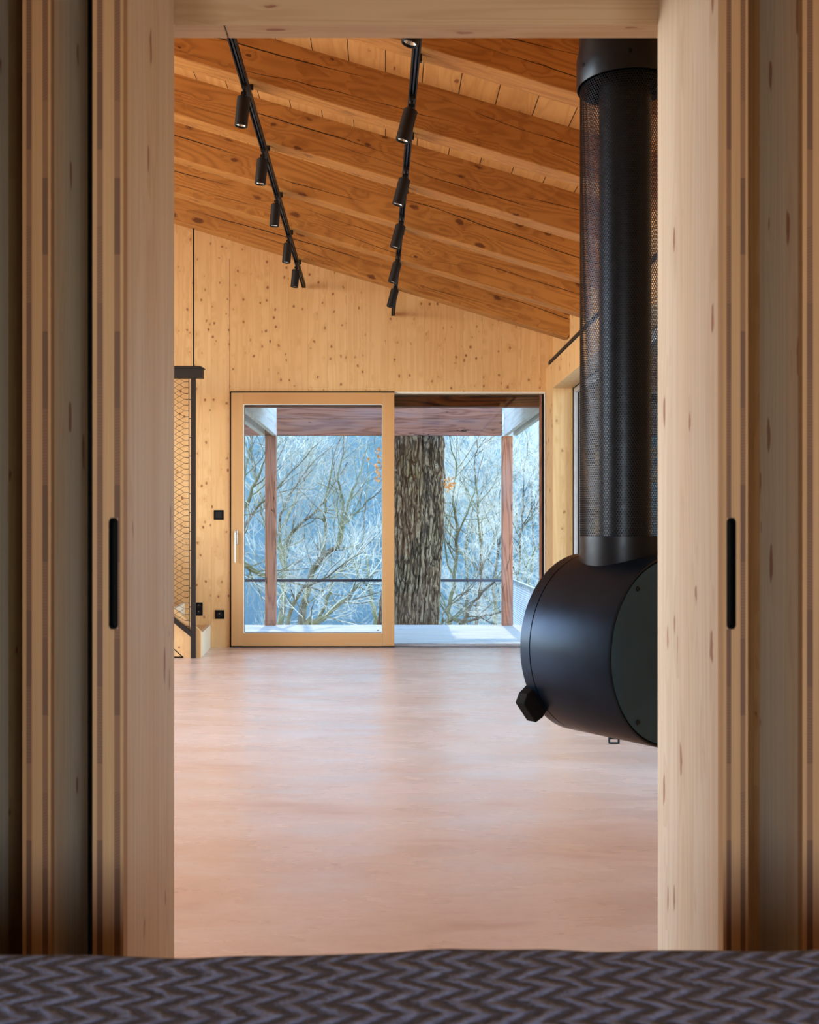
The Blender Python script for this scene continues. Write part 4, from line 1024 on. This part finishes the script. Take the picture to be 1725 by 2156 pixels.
# ------------------------------------------------------------------ valley and far hillside
def hz(x, y):
    base = -2.0 - (y - 13)*0.62 if y < 75 else -40.5 + (y - 75)*0.50
    return base + 3.0*mnoise.noise(Vector((x*0.02, y*0.02, 0)))
vs = []; fs = []; GX, GY = 60, 90
for j in range(GY):
    y = 13.6 + (360 - 13.6)*j/(GY-1)
    for i in range(GX):
        x = -170 + 340*i/(GX-1); vs.append((x, y, hz(x, y)))
for j in range(GY-1):
    for i in range(GX-1):
        a = j*GX + i; fs.append((a, a+1, a+1+GX, a+GX))
m = MB(); m.v = vs; m.f = fs
tag(m.build('hillside', M['ground'], smooth=True), 'hazy blue valley side rising beyond the trees', 'hillside', kind='structure')

rs = np.random.RandomState(5)
def forest(name, mat, ntree, ntri, hmin, hmax, conif, label):
    V = []; F = []; c = 0
    for k in range(ntree):
        y = rs.uniform(104, 262); x = rs.uniform(-0.27, 0.27)*y - 2
        if conif:
            x = rs.normal(0.0, 0.055)*y + (0.005 if rs.rand() < .6 else -0.13)*y; y = rs.uniform(112, 165)
        h = rs.uniform(hmin, hmax); z = hz(x, y)
        if conif:
            u = rs.uniform(0, 1, ntri); rad = (1-u)*h*0.17 + 0.2; th = rs.uniform(0, 6.283, ntri)
            px = x + rad*np.cos(th)*rs.uniform(.5, 1, ntri); py = y + rad*np.sin(th)*rs.uniform(.5, 1, ntri); pz = z + h*(0.12 + 0.88*u)
            d = np.stack([np.cos(th), np.sin(th), -0.5*np.ones(ntri)], 1); L = rs.uniform(0.5, 1.1, ntri)
        else:
            d = rs.normal(0, 1, (ntri, 3)); d /= np.linalg.norm(d, axis=1)[:, None]; rr = rs.uniform(0.35, 1, ntri)**0.5
            px = x + d[:, 0]*rr*h*0.30; py = y + d[:, 1]*rr*h*0.30; pz = z + h*0.62 + d[:, 2]*rr*h*0.36
            d = d*0.8 + np.array([0, 0, 0.7]) + rs.normal(0, 0.35, (ntri, 3)); L = rs.uniform(0.4, 1.2, ntri)
        p = np.stack([px, py, pz], 1); d = d/np.linalg.norm(d, axis=1)[:, None]
        s = rs.normal(0, 1, (ntri, 3)); s = np.cross(d, s); s /= np.linalg.norm(s, axis=1)[:, None] + 1e-6
        w = (0.16 if conif else 0.045)
        a = p - s*w; b_ = p + s*w; e = p + d*L[:, None]
        V.append(np.stack([a, b_, e], 1).reshape(-1, 3))
    V = np.concatenate(V); nT = len(V)//3
    me = bpy.data.meshes.new(name); me.vertices.add(len(V)); me.vertices.foreach_set('co', V.ravel())
    me.loops.add(nT*3); me.loops.foreach_set('vertex_index', np.arange(nT*3)); me.polygons.add(nT)
    me.polygons.foreach_set('loop_start', np.arange(0, nT*3, 3)); me.polygons.foreach_set('loop_total', np.full(nT, 3)); me.update(); me.validate()
    me.materials.append(mat); o = bpy.data.objects.new(name, me); COL.objects.link(o)
    tag(o, label, 'forest', kind='stuff')
forest('far_forest', M['forest'], 1100, 800, 9, 16, False, 'hazy blue leafless forest covering the opposite hillside')
forest('far_conifers', M['conifer'], 60, 900, 12, 19, True, 'blue-green conifers low on the opposite hillside')

# haze in the valley
v = NT('valley_haze'); v.m.node_tree.nodes.remove(v.out); v.out = v.n('ShaderNodeOutputMaterial')
vsn = v.n('ShaderNodeVolumeScatter'); vsn.inputs['Color'].default_value = (0.34, 0.76, 1.0, 1); vsn.inputs['Density'].default_value = 0.0115; vsn.inputs['Anisotropy'].default_value = 0.2
vab = v.n('ShaderNodeVolumeAbsorption'); vab.inputs['Color'].default_value = (0.34, 0.76, 1.0, 1); vab.inputs['Density'].default_value = 0.0115
vad = v.n('ShaderNodeAddShader'); v.t.links.new(vsn.outputs[0], vad.inputs[0]); v.t.links.new(vab.outputs[0], vad.inputs[1]); v.t.links.new(vad.outputs[0], v.out.inputs['Volume'])
m = MB().box(-160, 160, 32, 340, -60, 130); o = m.build('haze', v.m); tag(o, 'blue morning haze filling the valley', 'haze', kind='stuff')
